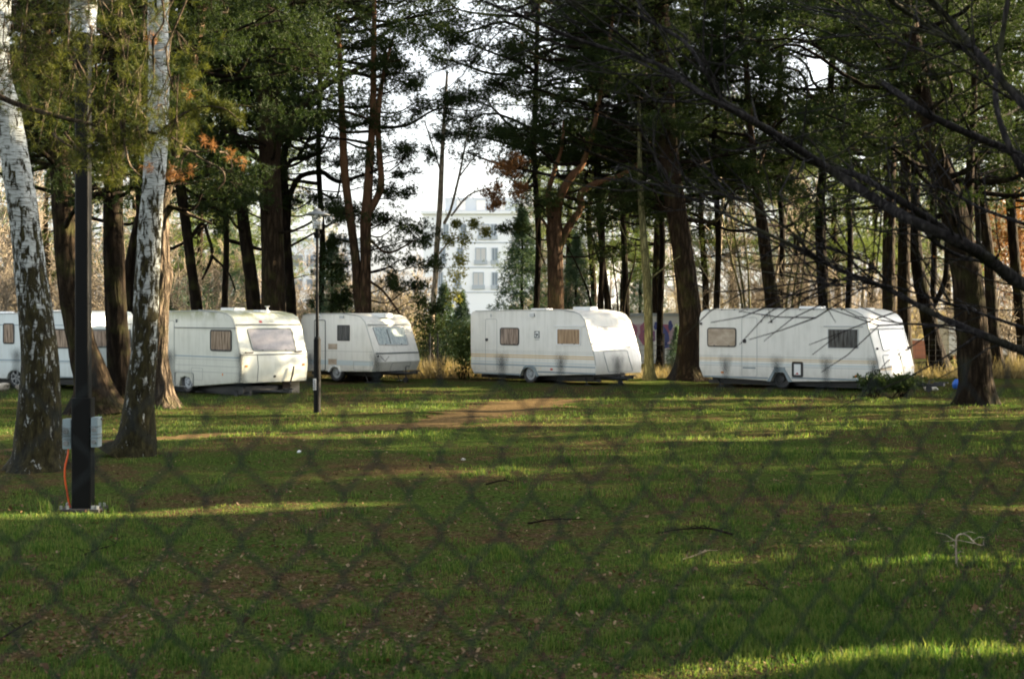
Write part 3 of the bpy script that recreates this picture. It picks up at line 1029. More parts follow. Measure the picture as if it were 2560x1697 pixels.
for me in bare: me.materials.append(M['tan_bark'])
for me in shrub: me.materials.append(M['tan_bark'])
k = 0
for i in range(62):
    px = -150 + i * 46 + rr.uniform(-25, 25)
    d = rr.uniform(66, 125)
    if 1060 < px < 1340 or (860 < px < 1400 and rr.random() < .6):
        continue
    if 700 < px < 1450: sc_ = .7
    else: sc_ = 1.0
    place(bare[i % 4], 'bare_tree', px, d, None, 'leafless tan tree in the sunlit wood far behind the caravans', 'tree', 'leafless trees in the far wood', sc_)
for i in range(44):
    px = -150 + i * 64 + rr.uniform(-25, 25)
    d = rr.uniform(58, 100)
    if 1030 < px < 1330 or (1530 < px < 1730 and d < 72):
        continue
    place(shrub[i % 3], 'bare_shrub', px, d, None, 'leafless twiggy tan shrub in the undergrowth behind the caravans', 'shrub', 'leafless shrubs behind the caravans', rr.uniform(.8, 1.2))

# the pale slim tree with mistletoe left of the white building
def mistletoe_tree():
    d = 56
    pts = [(1078, 940, 18), (1078, 820, 15), (1088, 700, 14), (1092, 617, 14), (1100, 515, 14), (1104, 414, 12), (1110, 300, 9), (1118, 180, 6)]
    P, r = trunk_from_px(pts, d)
    P[0][2] = -.03
    org = P[0].copy()
    root = empty('bare_tree', org)
    tagp(root, 'slim pale bare tree hung with mistletoe beside the white building', 'tree')
    g = Geo()
    SP, Sr = smooth_path(P, r, 6)
    tube(g, SP, Sr, 10, .03)
    rng = np.random.default_rng(3)
    for lim in ([(1110, 560, 9), (1128, 520, 7), (1150, 430, 6), (1168, 340, 4), (1190, 280, 3)], [(1128, 540, 6), (1170, 490, 5), (1220, 470, 3)], [(1102, 430, 5), (1080, 360, 4), (1060, 300, 3)],
                [(1150, 440, 4), (1180, 400, 3), (1210, 370, 2)], [(1092, 640, 5), (1130, 600, 4), (1170, 590, 2)], [(1108, 340, 4), (1130, 260, 3), (1150, 200, 2)]):
        p = np.array([W(a, b, d + rng.uniform(-.3, .3)) for a, b, c in lim])
        P_, r_ = smooth_path(p, [c / F * d / 2 for a, b, c in lim], 5)
        tube(g, P_, r_, 6)
        for q in P_[3::3]:
            for _ in range(2):
                e = q + rng.normal(size=3) * [.35, .3, .4] + [0, 0, .3]
                tube(g, [q, (q + e) / 2 + rng.normal(size=3) * .05, e], [.015, .012, .008], 3)
    g.obj('trunk', M['tan_bark'], root, True, org)
    for (a, b, rad) in ((1160, 600, .36), (1185, 560, .22), (1120, 600, .3), (1140, 690, .42), (1135, 740, .3), (1215, 580, .2), (1150, 650, .3), (1140, 560, .2)):
        c = W(a, b, d)
        g = Geo()
        pt = c + rng.normal(size=(130, 3)) * rad * .5
        V, T = blades(pt, 7, .11, .03, 0)
        g.add(V, None, T)
        g.obj('mistletoe', M['mistletoe'], root, False, org)


mistletoe_tree()


# greenish thin stems behind the right caravan and dark thicket stems
def stem_clump(label, stems, d, m, name='multi_stem_shrub'):
    x0 = np.mean([s[0][0] for s in stems])
    org = W(x0, HY, d); org[2] = 0
    root = empty(name, org)
    tagp(root, label, 'shrub')
    rng = np.random.default_rng(int(x0))
    for st in stems:
        g = Geo()
        p = np.array([W(a, b, d + rng.uniform(-.05, .05)) for a, b in st])
        p[0][2] = 0
        k_ = len(p)
        P_, r_ = smooth_path(p, np.linspace(.055, .02, k_), 5)
        tube(g, P_, r_, 7)
        for q in P_[4::2]:
            e = q + rng.normal(size=3) * [.5, .5, .2] + [0, 0, .5]
            tube(g, [q, (q + e) / 2 + rng.normal(size=3) * .07, e], [.014, .01, .006], 3)
            e2 = e + rng.normal(size=3) * [.25, .2, .2] + [0, 0, .15]
            tube(g, [(q + e) / 2, e2], [.008, .005], 3)
        g.obj('stem', m, root, True, org)


stem_clump('clump of thin green stems fanning above the right caravan window', [[(1862, 900), (1856, 767), (1830, 650), (1800, 520), (1780, 420)], [(1868, 900), (1862, 767), (1845, 640), (1822, 500), (1808, 400)], [(1880, 900), (1874, 767), (1868, 650), (1850, 520), (1845, 440)], [(1918, 900), (1914, 767), (1908, 650), (1890, 560)]], 58, M['green_bark'])
stem_clump('clump of dark green stems right of the leaning reddish pine', [[(1960, 900), (1966, 760), (1985, 640), (2000, 540)], [(1972, 900), (1980, 760), (2005, 620), (2030, 520)], [(1985, 900), (1998, 760), (2010, 660), (2015, 560)]], 58, M['green_bark'])
stem_clump('dark bent stems rising behind the middle caravan roof', [[(1486, 900), (1478, 767), (1450, 680), (1410, 600)], [(1520, 900), (1526, 767), (1500, 660), (1470, 560), (1440, 520)], [(1560, 900), (1560, 767), (1585, 660), (1590, 600)], [(1540, 900), (1545, 770), (1530, 640)]], 56, M['dark_bark'])


# ------------------------------------------------------------------ spruces, far pines, hedge bushes
def conifer_mesh(seed, H=7, R0=1.9, n=1500, size=.2, width=.05, low=.03):
    rng = np.random.default_rng(seed)
    g = Geo()
    P = []; O = []
    for i in range(n):
        t = rng.random() ** 1.3
        z = H * (low + (1 - low) * t)
        rad = R0 * (1 - t) ** .85 * (.75 + .5 * rng.random())
        a = rng.uniform(0, 2 * PI)
        a = round(a * 6 / (2 * PI) + t * 9) / 6 * 2 * PI + rng.normal() * .28 - t * 9
        f = rng.random() ** .5
        P.append([math.cos(a) * rad * f, math.sin(a) * rad * f, z - .18 * rad * f + rng.normal() * .1])
        O.append([math.cos(a) * .9, math.sin(a) * .9, -.1])
    V, T = blades(np.array(P), 12, size, width, .1, .07, rng, np.array(O))
    g.add(V, None, T)
    return g.mesh('crown')


def cone_trunk(H, r):
    g = Geo()
    tube(g, [[0, 0, -.1], [0.03, 0, H * .5], [0, .02, H]], [r, r * .6, .01], 7)
    return g.mesh('trunk', True)


con = [conifer_mesh(21, 7.5, 2.1), conifer_mesh(22, 5, 1.6, 1100), conifer_mesh(23, 9, 2.4, 1900)]
ctr = [cone_trunk(7.4, .13), cone_trunk(4.9, .1), cone_trunk(8.9, .16)]
for m_ in ctr: m_.materials.append(M['dark_bark'])
for m_ in con: m_.materials.append(M['spruce'])


def spruce(i, px, d, label, sc=1.0, group=None):
    x = (px - CX) / F * d
    r_ = empty('spruce_tree', (x, d, 0), rr.uniform(0, 6))
    r_.scale = (sc, sc, sc)
    tagp(r_, label, 'tree', group)
    for nm, me in (('trunk', ctr[i]), ('crown', con[i])):
        o = bpy.data.objects.new(nm, me); C.objects.link(o); o.parent = r_


spruce(0, 1306, 66, 'blue green spruce between the white building and the forked pine', .95)
spruce(1, 1155, 58, 'low dark spruce left of the middle caravan tail', .62)
spruce(1, 1110, 62, 'bushy young spruce below the mistletoe tree', .7)
spruce(0, 1440, 68, 'yellowish spruce behind the roof of the middle caravan', .8)
spruce(1, 1692, 54, 'little dark spruce in front of the painted wall', .36)
spruce(0, 830, 60, 'dark spruce between lamp post and two stemmed pine', .75)
spruce(1, 400, 66, 'small spruce above the roof of the cream caravan', .8)
spruce(2, 560, 76, 'tall far spruce seen left of the thick brown pine', .9)
spruce(2, 470, 80, 'tall far spruce seen right of the pale knotted pine', .9)
spruce(2, 1600, 84, 'far spruce behind the smooth olive trunk', .9)

# far pines: one tall clear stem and a broad crown
def far_pine_parts(seed):
    rng = np.random.default_rng(seed)
    g = Geo(); t = Geo()
    H = 13
    pts = np.array([[0, 0, -.1], [.1, 0, 4], [-.15, .1, 8], [.1, 0, 11], [.2, 0, 13]])
    SP, Sr = smooth_path(pts, [.22, .18, .15, .1, .04], 5)
    tube(t, SP, Sr, 9, .03)
    P = []
    for i in range(52):
        z = rng.uniform(4.5, 13.2); a = rng.uniform(0, 2 * PI); q = rng.uniform(.3, 3.3) * (1.15 - (z - 4.5) / 12)
        c = np.array([math.cos(a) * q, math.sin(a) * q, z])
        P.append(c + rng.normal(size=(46, 3)) * [.55, .55, .2])
        b = lerp_path(SP, z - .4)
        tube(t, [b, (b + c) / 2 + rng.normal(size=3) * .15, c], [.05, .03, .015], 4)
    V, T = blades(np.concatenate(P), 12, .17, .028, .2, .05, rng)
    g.add(V, None, T)
    return t.mesh('trunk', True), g.mesh('crown')


fp = [far_pine_parts(s) for s in (31, 32, 33)]
for a, b in fp:
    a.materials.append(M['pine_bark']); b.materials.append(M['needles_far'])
fpx = [-60, 40, 120, 215, 330, 420, 500, 545, 610, 700, 1350, 1420, 1480, 1560, 1640, 1760, 1830, 1960, 2010, 2120, 2180, 2320, 2400, 2480, 2540, 2620, 1990, 2090, 2240, 2370]
for i, px in enumerate(fpx):
    d = rr.uniform(68, 110)
    x = (px - CX) / F * d
    r_ = empty('pine_tree', (x, d, 0), rr.uniform(0, 6))
    s = rr.uniform(.85, 1.15); r_.scale = (s, s, s)
    tagp(r_, 'tall clear stemmed pine in the far wood behind the caravans', 'tree', 'pines in the far wood')
    for nm, me in zip(('trunk', 'crown'), fp[i % 3]):
        o = bpy.data.objects.new(nm, me); C.objects.link(o); o.parent = r_

# far undergrowth closing the view at ground level
def thicket():
    n = 15000
    d = R.uniform(75, 135, n)
    px = R.uniform(-400, 2960, n)
    hole = (px > 1095) & (px < 1290)
    x = (px - CX) / F * d
    z = R.random(n) ** 1.5 * np.where(hole, .8, 2.8 + 1.2 * np.sin(x * .6))
    V, T = blades(np.stack([x, d, z], 1), 6, .8, .035, .8, .3)
    tagp(obj('far_undergrowth', mesh_np('far_undergrowth', V, T), M['drygrass']),
         'tan tangle of winter undergrowth closing the view behind the wood', 'undergrowth', kind='stuff')


thicket()


def dry_stalks():
    px = np.concatenate([R.normal(1110, 42, 1500), R.normal(1648, 50, 500), R.normal(2535, 70, 1500), R.uniform(1180, 1600, 1200), R.uniform(740, 1080, 700), R.uniform(1750, 2400, 900), R.uniform(-200, 900, 900)])
    d = R.uniform(50.5, 54, len(px))
    tall = np.concatenate([np.full(1500, .7), np.full(500, .5), np.full(1500, .8), np.full(1200, .35), np.full(700, .4), np.full(900, .5), np.full(900, .3)])
    x = (px - CX) / F * d
    V, T = blades(np.stack([x, d, np.zeros(len(x))], 1), 2, 1.0, .03, 2.2, .05)
    T3 = T
    V = V.reshape(-1, 3, 3)
    V[:, 2, 2] = np.abs(V[:, 2, 2]) * np.repeat(tall, 2) * R.uniform(.4, 1.2, len(V))
    V[:, :2, 2] = -.02
    tagp(obj('dry_grass', mesh_np('dry_grass', V.reshape(-1, 3), T3), M['drygrass']),
         'dry brown stalks along the wire fence behind the caravans', 'dry grass', kind='stuff')


dry_stalks()


def bush(label, px, py, d, rx, rz, n=500, m='laurel', name='bush', size=.09, width=.04, cat='bush'):
    c = W(px, py, d)
    c[2] = max(c[2], rz * .6)
    P = R.normal(size=(n, 3)) * [rx * .45, rx * .4, rz * .42] + c
    P[:, 2] = np.abs(P[:, 2])
    V, T = blades(P, 8, size, width, .3)
    g = Geo(); g.add(V, None, T)
    org = np.array([c[0], c[1], 0])
    root = empty(name, org); tagp(root, label, cat)
    g.obj('foliage', M[m], root, False, org)
    g = Geo()
    for i in range(14):
        e = P[R.integers(0, n)]
        b = org + R.normal(size=3) * [.12, .12, 0]
        tube(g, [b, (b + e) / 2 + R.normal(size=3) * .05, e], [.012, .009, .005], 4)
    g.obj('stems', M['dark_bark'], root, True, org)


bush('low dark shrub in front of the right caravan nose', 2258, 955, 39.6, .5, .24, 450)
bush('low weedy shrub under the front corner of the right caravan', 2185, 955, 39.6, .5, .28, 400)
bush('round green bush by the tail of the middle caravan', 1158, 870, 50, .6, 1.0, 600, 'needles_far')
bush('dark leafy bush behind the nose of the small caravan', 1075, 820, 55, .9, 1.4, 900, 'laurel')
bush('rust brown dead foliage bush at the far right edge', 2545, 600, 62, 1.9, 3.0, 1500, 'needles_brown', size=.15, width=.05)

# rust-brown dead branch of the forked pine
def brown_clump():
    d = 49.5
    o = None
    cr = Crown(.13, .03); cr.sun = False
    for (a, b, rx) in ((1250, 440, .55), (1285, 430, .5), (1230, 480, .45), (1270, 480, .5), (1300, 460, .3), (1240, 510, .35), (1275, 405, .4)):
        cr.pad(W(a, b, d), rx, .38, 90, root=W(1330, 400, d + .5), r0=.025)
    org = W(1330, 400, d + .5)
    root = empty('dead_branch', org)
    tagp(root, 'rust brown dead pine branch hanging left of the forked pine', 'branch')
    cr.br.obj('twigs', M['pine_bark'], root, True, org)
    cr.g.obj('needles', M['needles_brown'], root, False, org)


brown_clump()


# ------------------------------------------------------------------ wood out of the picture on the right (shades the lawn)
def shade_wood():
    i = 0
    for c in np.arange(-4.0, 46, 2.3):
        x = 14 + .38 * c + R.uniform(0, 7) + (i % 2) * 3
        y = (c + sa * x) / ca
        x = max(x, .37 * y + 4)
        org = np.array([x, y, 0.0])
        root = empty('shade_pine', org)
        tagp(root, 'dense evergreen beyond the right edge of the photo, shading the lawn', 'tree', 'evergreens beyond the right edge')
        g = Geo()
        tube(g, smooth_path([[0, 0, -.1], [.1, .1, 5], [0, 0, 10], [.1, 0, 15]], [.25, .2, .13, .04], 4)[0], [.13] * 9 + [.08] * 4, 9, .03)
        g.obj('trunk', M['pine_bark'], root, True)
        P = []
        for k in range(190 if c < 8 else 180 if 37 < c < 42 else 135 if c < 27 else 110):
            z = R.uniform(.6, 15.5 if c < 20 else 18.0 if c < 27 else (10.5 if k % 5 < 3 else 17)); a = R.uniform(0, 2 * PI); q = R.uniform(.2, 2.7) * (1.2 - z / 22)
            cc = org + [math.cos(a) * q, math.sin(a) * q, z]
            P.append(cc + R.normal(size=(46, 3)) * [.5, .5, .28])
        P = np.concatenate(P)
        P = P[P[:, 2] > .1]
        P = P[open_to_sun(P)]
        if 25 < c < 37: P = P[R.random(len(P)) > (.45 if c < 30 else .80)]
        V, T = blades(P, 6, .30, .085, .1, .03)
        keep = open_to_sun(V.reshape(-1, 3, 3)[:, 2])
        T = T[keep]
        g = Geo(); g.add(V, None, T)
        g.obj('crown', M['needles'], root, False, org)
        i += 1


shade_wood()


# ------------------------------------------------------------------ polygon helpers
def prism(bm, M4, poly, h0, h1):
    """closed prism: poly in (a,b) of a surface frame, from height h0 to h1 along its normal"""
    va = [bm.verts.new(M4 @ Vector((a, b, h0))) for a, b in poly]
    vb = [bm.verts.new(M4 @ Vector((a, b, h1))) for a, b in poly]
    n = len(poly)
    fs = [bm.faces.new(va[::-1]), bm.faces.new(vb)]
    for i in range(n):
        fs.append(bm.faces.new([va[i], va[(i + 1) % n], vb[(i + 1) % n], vb[i]]))
    return fs


def ring(bm, M4, outer, inner, h0, h1):
    n = len(outer)
    def vs(p, h): return [bm.verts.new(M4 @ Vector((a, b, h))) for a, b in p]
    o0, o1, i0, i1 = vs(outer, h0), vs(outer, h1), vs(inner, h0), vs(inner, h1)
    for i in range(n):
        j = (i + 1) % n
        for q in ((o0[i], o0[j], o1[j], o1[i]), (o1[i], o1[j], i1[j], i1[i]), (i1[i], i1[j], i0[j], i0[i]), (i0[i], i0[j], o0[j], o0[i])):
            bm.faces.new(q)


def round_poly(pts, r, k=5):
    """round the corners of a convex polygon"""
    P = [Vector((p[0], p[1])) for p in pts]
    out = []
    n = len(P)
    for i in range(n):
        a, b, c = P[i - 1], P[i], P[(i + 1) % n]
        u, v = (a - b), (c - b)
        q = min(r, u.length * .45, v.length * .45)
        s, e = b + u.normalized() * q, b + v.normalized() * q
        for t in range(k + 1):
            t /= k
            out.append(((1 - t) ** 2 * s + 2 * t * (1 - t) * b + t * t * e)[:])
    return out


def inset(poly, w):
    P = [Vector(p) for p in poly]
    c = sum(P, Vector((0, 0))) / len(P)
    n = len(P)
    out = []
    area = sum(P[i].x * P[(i + 1) % n].y - P[(i + 1) % n].x * P[i].y for i in range(n))
    sg = 1 if area > 0 else -1
    for i in range(n):
        t = (P[(i + 1) % n] - P[i - 1])
        if t.length < 1e-6:
            out.append(P[i][:]); continue
        t.normalize()
        out.append((P[i] + Vector((-t.y, t.x)) * w * sg)[:])
    return out


def bm_obj(name, bm, m, parent, smooth=False):
    bmesh.ops.recalc_face_normals(bm, faces=bm.faces)
    me = bpy.data.meshes.new(name)
    bm.to_mesh(me); bm.free()
    if smooth:
        for p in me.polygons: p.use_smooth = True
    return obj(name, me, m, parent)


def box(bm, x0, x1, y0, y1, z0, z1):
    I = Matrix.Identity(4)
    return prism(bm, I, [(x0, y0), (x1, y0), (x1, y1), (x0, y1)], z0, z1)


def cyl(bm, c, r, h, axis='z', n=24, r2=None):
    rot = {'z': Matrix.Identity(4), 'y': Matrix.Rotation(PI / 2, 4, 'X'), 'x': Matrix.Rotation(PI / 2, 4, 'Y')}[axis]
    bmesh.ops.create_cone(bm, cap_ends=True, segments=n, radius1=r, radius2=r if r2 is None else r2, depth=h,
                          matrix=Matrix.Translation(c) @ rot)


# ------------------------------------------------------------------ caravans
class Caravan:
    def __init__(s, label, corner_px, dc, ang, rear_px, prof_px, zfix=None, width=2.2, body='caravan_white'):
        s.a = math.radians(ang)
        s.u = np.array([math.cos(s.a), -math.sin(s.a), 0.])
        s.v = np.array([math.sin(s.a), math.cos(s.a), 0.])
        pc = W(corner_px, HY, dc)
        pc[2] = 0
        # rear end: where the sight line of rear_px meets the near side
        k = (rear_px - CX) / F
        t = (pc[0] - k * pc[1]) / (s.u[0] - k * s.u[1])
        s.org = pc - s.u * t
        s.L = t
        s.Wd = width
        s.root = empty('caravan', s.org, -s.a)
        tagp(s.root, label, 'caravan')
        s.body_m = M[body]
        s.side = Matrix(((1, 0, 0, 0), (0, 0, -1, 0), (0, 1, 0, 0), (0, 0, 0, 1)))
        prof = [s.on_side(*p) for p in prof_px]
        s.prof = prof
        bm = bmesh.new()
        n = len(prof)
        va = [bm.verts.new((p[0], 0, p[1])) for p in prof]
        vb = [bm.verts.new((p[0], width, p[1])) for p in prof]
        fa = bm.faces.new(va); fb = bm.faces.new(vb[::-1])
        for i in range(n):
            bm.faces.new([va[i], vb[i], vb[(i + 1) % n], va[(i + 1) % n]])
        bmesh.ops.recalc_face_normals(bm, faces=bm.faces)
        bmesh.ops.bevel(bm, geom=list(fa.edges) + list(fb.edges), offset=.045, segments=3, affect='EDGES', profile=.6)
        o = bm_obj('body', bm, s.body_m, s.root)
        for p in o.data.polygons:
            p.use_smooth = True
        o.data.set_sharp_from_angle(angle=math.radians(32))
        s.body = o

    def on_side(s, px, py):
        """pixel -> (s, z) on the near side plane"""
        k = (px - CX) / F
        t = (s.org[0] - k * s.org[1]) / (k * s.u[1] - s.u[0])
        d = s.org[1] + t * s.u[1]
        return (t, CH - (py - HY) / F * d)

    def front(s, p0, p1):
        """frame of the sloping front between two profile points (given in pixels on the near side)"""
        a, b = s.on_side(*p0), s.on_side(*p1)
        B = Vector((b[0] - a[0], 0, b[1] - a[1])).normalized()
        A = Vector((0, 1, 0))
        N = A.cross(B)
        if N.x < 0: N = -N
        m = Matrix.Identity(4)
        for i in range(3):
            m[i][0], m[i][1], m[i][2] = A[i], B[i], N[i]
        m[0][3], m[1][3], m[2][3] = a[0], 0, a[1]
        return m

    def to_frame(s, m, px, py):
        o = np.array([0, 0, CH]); r = np.array([(px - CX) / F, 1, -(py - HY) / F])
        def loc(p, w=1):
            q = p - s.org if w else p
            return Vector((q @ s.u, q @ s.v, q[2]))
        Mi = m.inverted()
        lo = Mi @ loc(o)
        lr = Mi.to_3x3() @ loc(r, 0)
        t = -lo.z / lr.z
        return (lo.x + lr.x * t, lo.y + lr.y * t)

    def fpoly(s, m, pts):
        return [(min(max(a, .14), s.Wd - .14), b) for a, b in (s.to_frame(m, *q) for q in pts)]

    def rect(s, m, x0, y0, x1, y1):
        a0, _ = s.to_frame(m, x0, (y0 + y1) / 2); a1, _ = s.to_frame(m, x1, (y0 + y1) / 2)
        _, b1 = s.to_frame(m, (x0 + x1) / 2, y0); _, b0 = s.to_frame(m, (x0 + x1) / 2, y1)
        return [(a0, b0), (a1, b0), (a1, b1), (a0, b1)]

    def window(s, m, poly, pane, frame='rubber', r=.07, fw=.028, label=None, deep=.022, catches=True):
        out = round_poly(poly, r)
        bm = bmesh.new(); ring(bm, m, out, inset(out, fw), -.01, deep)
        o = bm_obj('window', bm, M[frame], s.root)
        bm = bmesh.new(); prism(bm, m, inset(out, fw * .9), -.01, deep * .65)
        bm_obj('pane', bm, M[pane], o)
        if catches:
            bm = bmesh.new()
            xs = sorted(p[0] for p in poly); ys = sorted(p[1] for p in poly)
            for f in (.25, .75):
                a = xs[0] + (xs[-1] - xs[0]) * f
                prism(bm, m, [(a - .025, ys[0] + .03), (a + .025, ys[0] + .03), (a + .025, ys[0] + .055), (a - .025, ys[0] + .055)], deep * .5, deep + .012)
            bm_obj('catch', bm, M['rubber'], o)
        return o

    def outline(s, m, poly, name, mt='soft_line', r=.08, w=.012, h=.006, parent=None, fill=None):
        out = round_poly(poly, r)
        bm = bmesh.new(); ring(bm, m, out, inset(out, w), -.01, h)
        if fill:
            o = bm_obj(name, bm, M[mt], parent or s.root)
            bm = bmesh.new(); prism(bm, m, inset(out, w), -.01, h + .004)
            bm_obj('panel', bm, M[fill], o)
            return o
        return bm_obj(name, bm, M[mt], parent or s.root)

    def strip(s, m, a0, a1, b0, b1, name, mt, h=.006, parent=None):
        bm = bmesh.new(); prism(bm, m, [(a0, b0), (a1, b0), (a1, b1), (a0, b1)], -.012, h)
        return bm_obj(name, bm, M[mt], parent or s.root)

    def poly(s, m, poly, name, mt, h=.006, r=.0, parent=None):
        bm = bmesh.new(); prism(bm, m, round_poly(poly, r) if r else poly, -.012, h)
        return bm_obj(name, bm, M[mt], parent or s.root)

    def z(s, px, py): return s.on_side(px, py)[1]
    def x(s, px): return s.on_side(px, 870)[0]

    def wheel(s, px, r=.33, spokes=0, y=.16, rim='rim'):
        x0 = s.x(px)
        for yy in (y, s.Wd - y):
            root = None
            g = Geo()
            th = np.linspace(0, 2 * PI, 33)[:-1]
            prof = [(r * .66, -.085), (r * .93, -.095), (r, -.07), (r, .07), (r * .93, .095), (r * .66, .085)]
            V = np.array([[x0 + q * math.cos(t), yy + w, r + q * math.sin(t)] for t in th for q, w in prof])
            n = len(prof)
            i = np.arange(32)[:, None] * n; j = np.arange(n)[None, :]
            i2 = ((np.arange(32) + 1) % 32)[:, None] * n
            Q = np.stack([i + j, i2 + j, i2 + (j + 1) % n, i + (j + 1) % n], -1).reshape(-1, 4)
            g.add(V, Q)
            w_ = g.obj('wheel', M['rubber'], s.root, True)
            bm = bmesh.new()
            if spokes:
                cyl(bm, (x0, yy, r), r * .66, .05, 'y')
            else:
                cyl(bm, (x0, yy, r), r * .68, .10, 'y')
                cyl(bm, (x0, yy - .06, r), r * .40, .05, 'y', r2=r * .30)
            bm_obj('hub', bm, M['dark_metal'] if spokes else M[rim], w_, False)
            bm = bmesh.new()
            if spokes:
                for k_ in range(spokes):
                    t = 2 * PI * k_ / spokes + .3
                    mm = Matrix.Translation((x0, yy - .07, r)) @ Matrix.Rotation(-t, 4, 'Y')
                    prism(bm, mm @ Matrix.Rotation(PI / 2, 4, 'X'), [(.02, -.035), (r * .68, -.022), (r * .68, .022), (.02, .035)], -.012, .02)
                th_ = [(r * .70 * math.cos(q), r * .70 * math.sin(q)) for q in np.linspace(0, 2 * PI, 29)[:-1]]
                ring(bm, Matrix.Translation((x0, yy - .06, r)) @ Matrix.Rotation(PI / 2, 4, 'X'), th_, [(a * .9, b * .9) for a, b in th_], -.01, .03)
                bm_obj('spokes', bm, M['alu'], w_)
            else:
                for k_ in range(5):
                    t = 2 * PI * k_ / 5
                    cyl(bm, (x0 + .075 * math.cos(t), yy - .09, r + .075 * math.sin(t)), .012, .02, 'y', 8)
                bm_obj('bolts', bm, M['dark_metal'], w_)

    def chassis(s, a_frame=1.1, jockey=True, legs=True):
        L = s.L
        zb = min(p[1] for p in s.prof)
        bm = bmesh.new()
        box(bm, .3, L - .4, .35, s.Wd - .35, zb - .07, zb + .12)
        for yy in (.45, s.Wd - .5):
            box(bm, .1, L - .2, yy, yy + .06, zb - .14, zb - .02)
        xw = getattr(s, 'xw', L * .5)
        box(bm, xw - .06, xw + .06, .15, s.Wd - .15, .27, .36)
        bm_obj('chassis', bm, M['dark_metal'], s.root)
        g = Geo()
        zz = zb - .02
        for yy in (.55, s.Wd - .55):
            tube(g, [[L - .7, yy, zz], [L + a_frame, s.Wd / 2, zz]], .045, 4)
        g.obj('drawbar', M['dark_metal'], s.root)
        bm = bmesh.new()
        box(bm, L + a_frame - .1, L + a_frame + .2, s.Wd / 2 - .05, s.Wd / 2 + .05, zz - .02, zz + .09)
        box(bm, L + a_frame + .05, L + a_frame + .32, s.Wd / 2 - .02, s.Wd / 2 + .02, zz + .07, zz + .11)
        bm_obj('hitch', bm, M['dark_metal'], s.root)
        if jockey:
            bm = bmesh.new()
            jx, jy = L + a_frame - .22, s.Wd / 2 - .1
            cyl(bm, (jx, jy, zz - .02), .025, zz * 1.5)
            cyl(bm, (jx, jy, .09), .09, .06, 'y')
            cyl(bm, (jx + .08, jy, zz * 1.75), .012, .16, 'x')
            bm_obj('jockey_wheel', bm, M['dark_metal'], s.root)
        if legs:
            for xx in (.5, L - .75):
                for yy in (.3, s.Wd - .34):
                    g = Geo()
                    tube(g, [[xx, yy, zb], [xx + .16, yy, .02]], .025, 4)
                    bm = bmesh.new(); box(bm, xx + .08, xx + .26, yy - .07, yy + .07, -.01, .02)
                    o = g.obj('leg', M['dark_metal'], s.root)
                    bm_obj('foot', bm, M['dark_metal'], o)

    def hatch(s, px, py, lx=.4, name='roof_hatch', mt='whiteplastic', h=.07, y=None):
        a, _ = s.on_side(px, py)
        y = s.Wd / 2 if y is None else y
        zt = s.roof_z(a)
        bm = bmesh.new()
        fs = prism(bm, Matrix.Identity(4), round_poly([(a - lx / 2, y - .22), (a + lx / 2, y - .22), (a + lx / 2, y + .22), (a - lx / 2, y + .22)], .06), zt - .03, zt + h)
        bmesh.ops.bevel(bm, geom=list(fs[1].edges), offset=.03, segments=2, affect='EDGES')
        bm_obj(name, bm, M[mt], s.root)

    def roof_z(s, a):
        best = -9
        P = s.prof
        for i in range(len(P)):
            p, q = P[i], P[(i + 1) % len(P)]
            if min(p[0], q[0]) <= a <= max(p[0], q[0]) and abs(p[0] - q[0]) > 1e-6:
                t = (a - p[0]) / (q[0] - p[0])
                best = max(best, p[1] + t * (q[1] - p[1]))
        return best

    def text(s, m, px, py, body, size, mt, slant=0):
        a, b = s.to_frame(m, px, py)
        cu = bpy.data.curves.new('lettering', 'FONT')
        cu.body = body; cu.size = size; cu.extrude = .002; cu.align_x = 'CENTER'; cu.align_y = 'CENTER'; cu.shear = slant
        cu.materials.append(M[mt])
        tmp = bpy.data.objects.new('tmp', cu); C.objects.link(tmp)
        bpy.context.view_layer.update()
        me = bpy.data.meshes.new_from_object(tmp.evaluated_get(bpy.context.evaluated_depsgraph_get()))
        bpy.data.objects.remove(tmp)
        o = bpy.data.objects.new('lettering', me); C.objects.link(o)
        o.parent = s.root
        o.matrix_local = m @ Matrix.Translation((a, b, .008))
        return o

    def roof_rail(s, x0, x1, knobs=8):
        """awning rail that follows the upper edge of the near side"""
        pts = [p for p in s.prof if p[1] > 1.9 and x0 - .01 <= p[0] <= x1 + .01]
        pts.sort()
        g = Geo()
        P = [[p[0], -.008, p[1] - .022] for p in pts]
        tube(g, P, .012, 5)
        g.obj('awning_rail', M['soft_line'], s.root, True)
        if knobs:
            bm = bmesh.new()
            for i in range(knobs):
                xx = x0 + .3 + (x1 - x0 - .5) * i / (knobs - 1)
                box(bm, xx - .02, xx + .02, -.03, -.005, s.roof_z(xx) - .05, s.roof_z(xx) - .015)
            bm_obj('rail_knobs', bm, M['rubber'], s.root)

    def side_trim(s, i0, i1, name='corner_trim', mt='soft_line'):
        """trim along the profile on the near side between two profile indices"""
        g = Geo()
        P = [[p[0] - .03, -.004, p[1]] for p in s.prof[i0:i1]]
        tube(g, P, .013, 5)
        g.obj(name, M[mt], s.root, True)


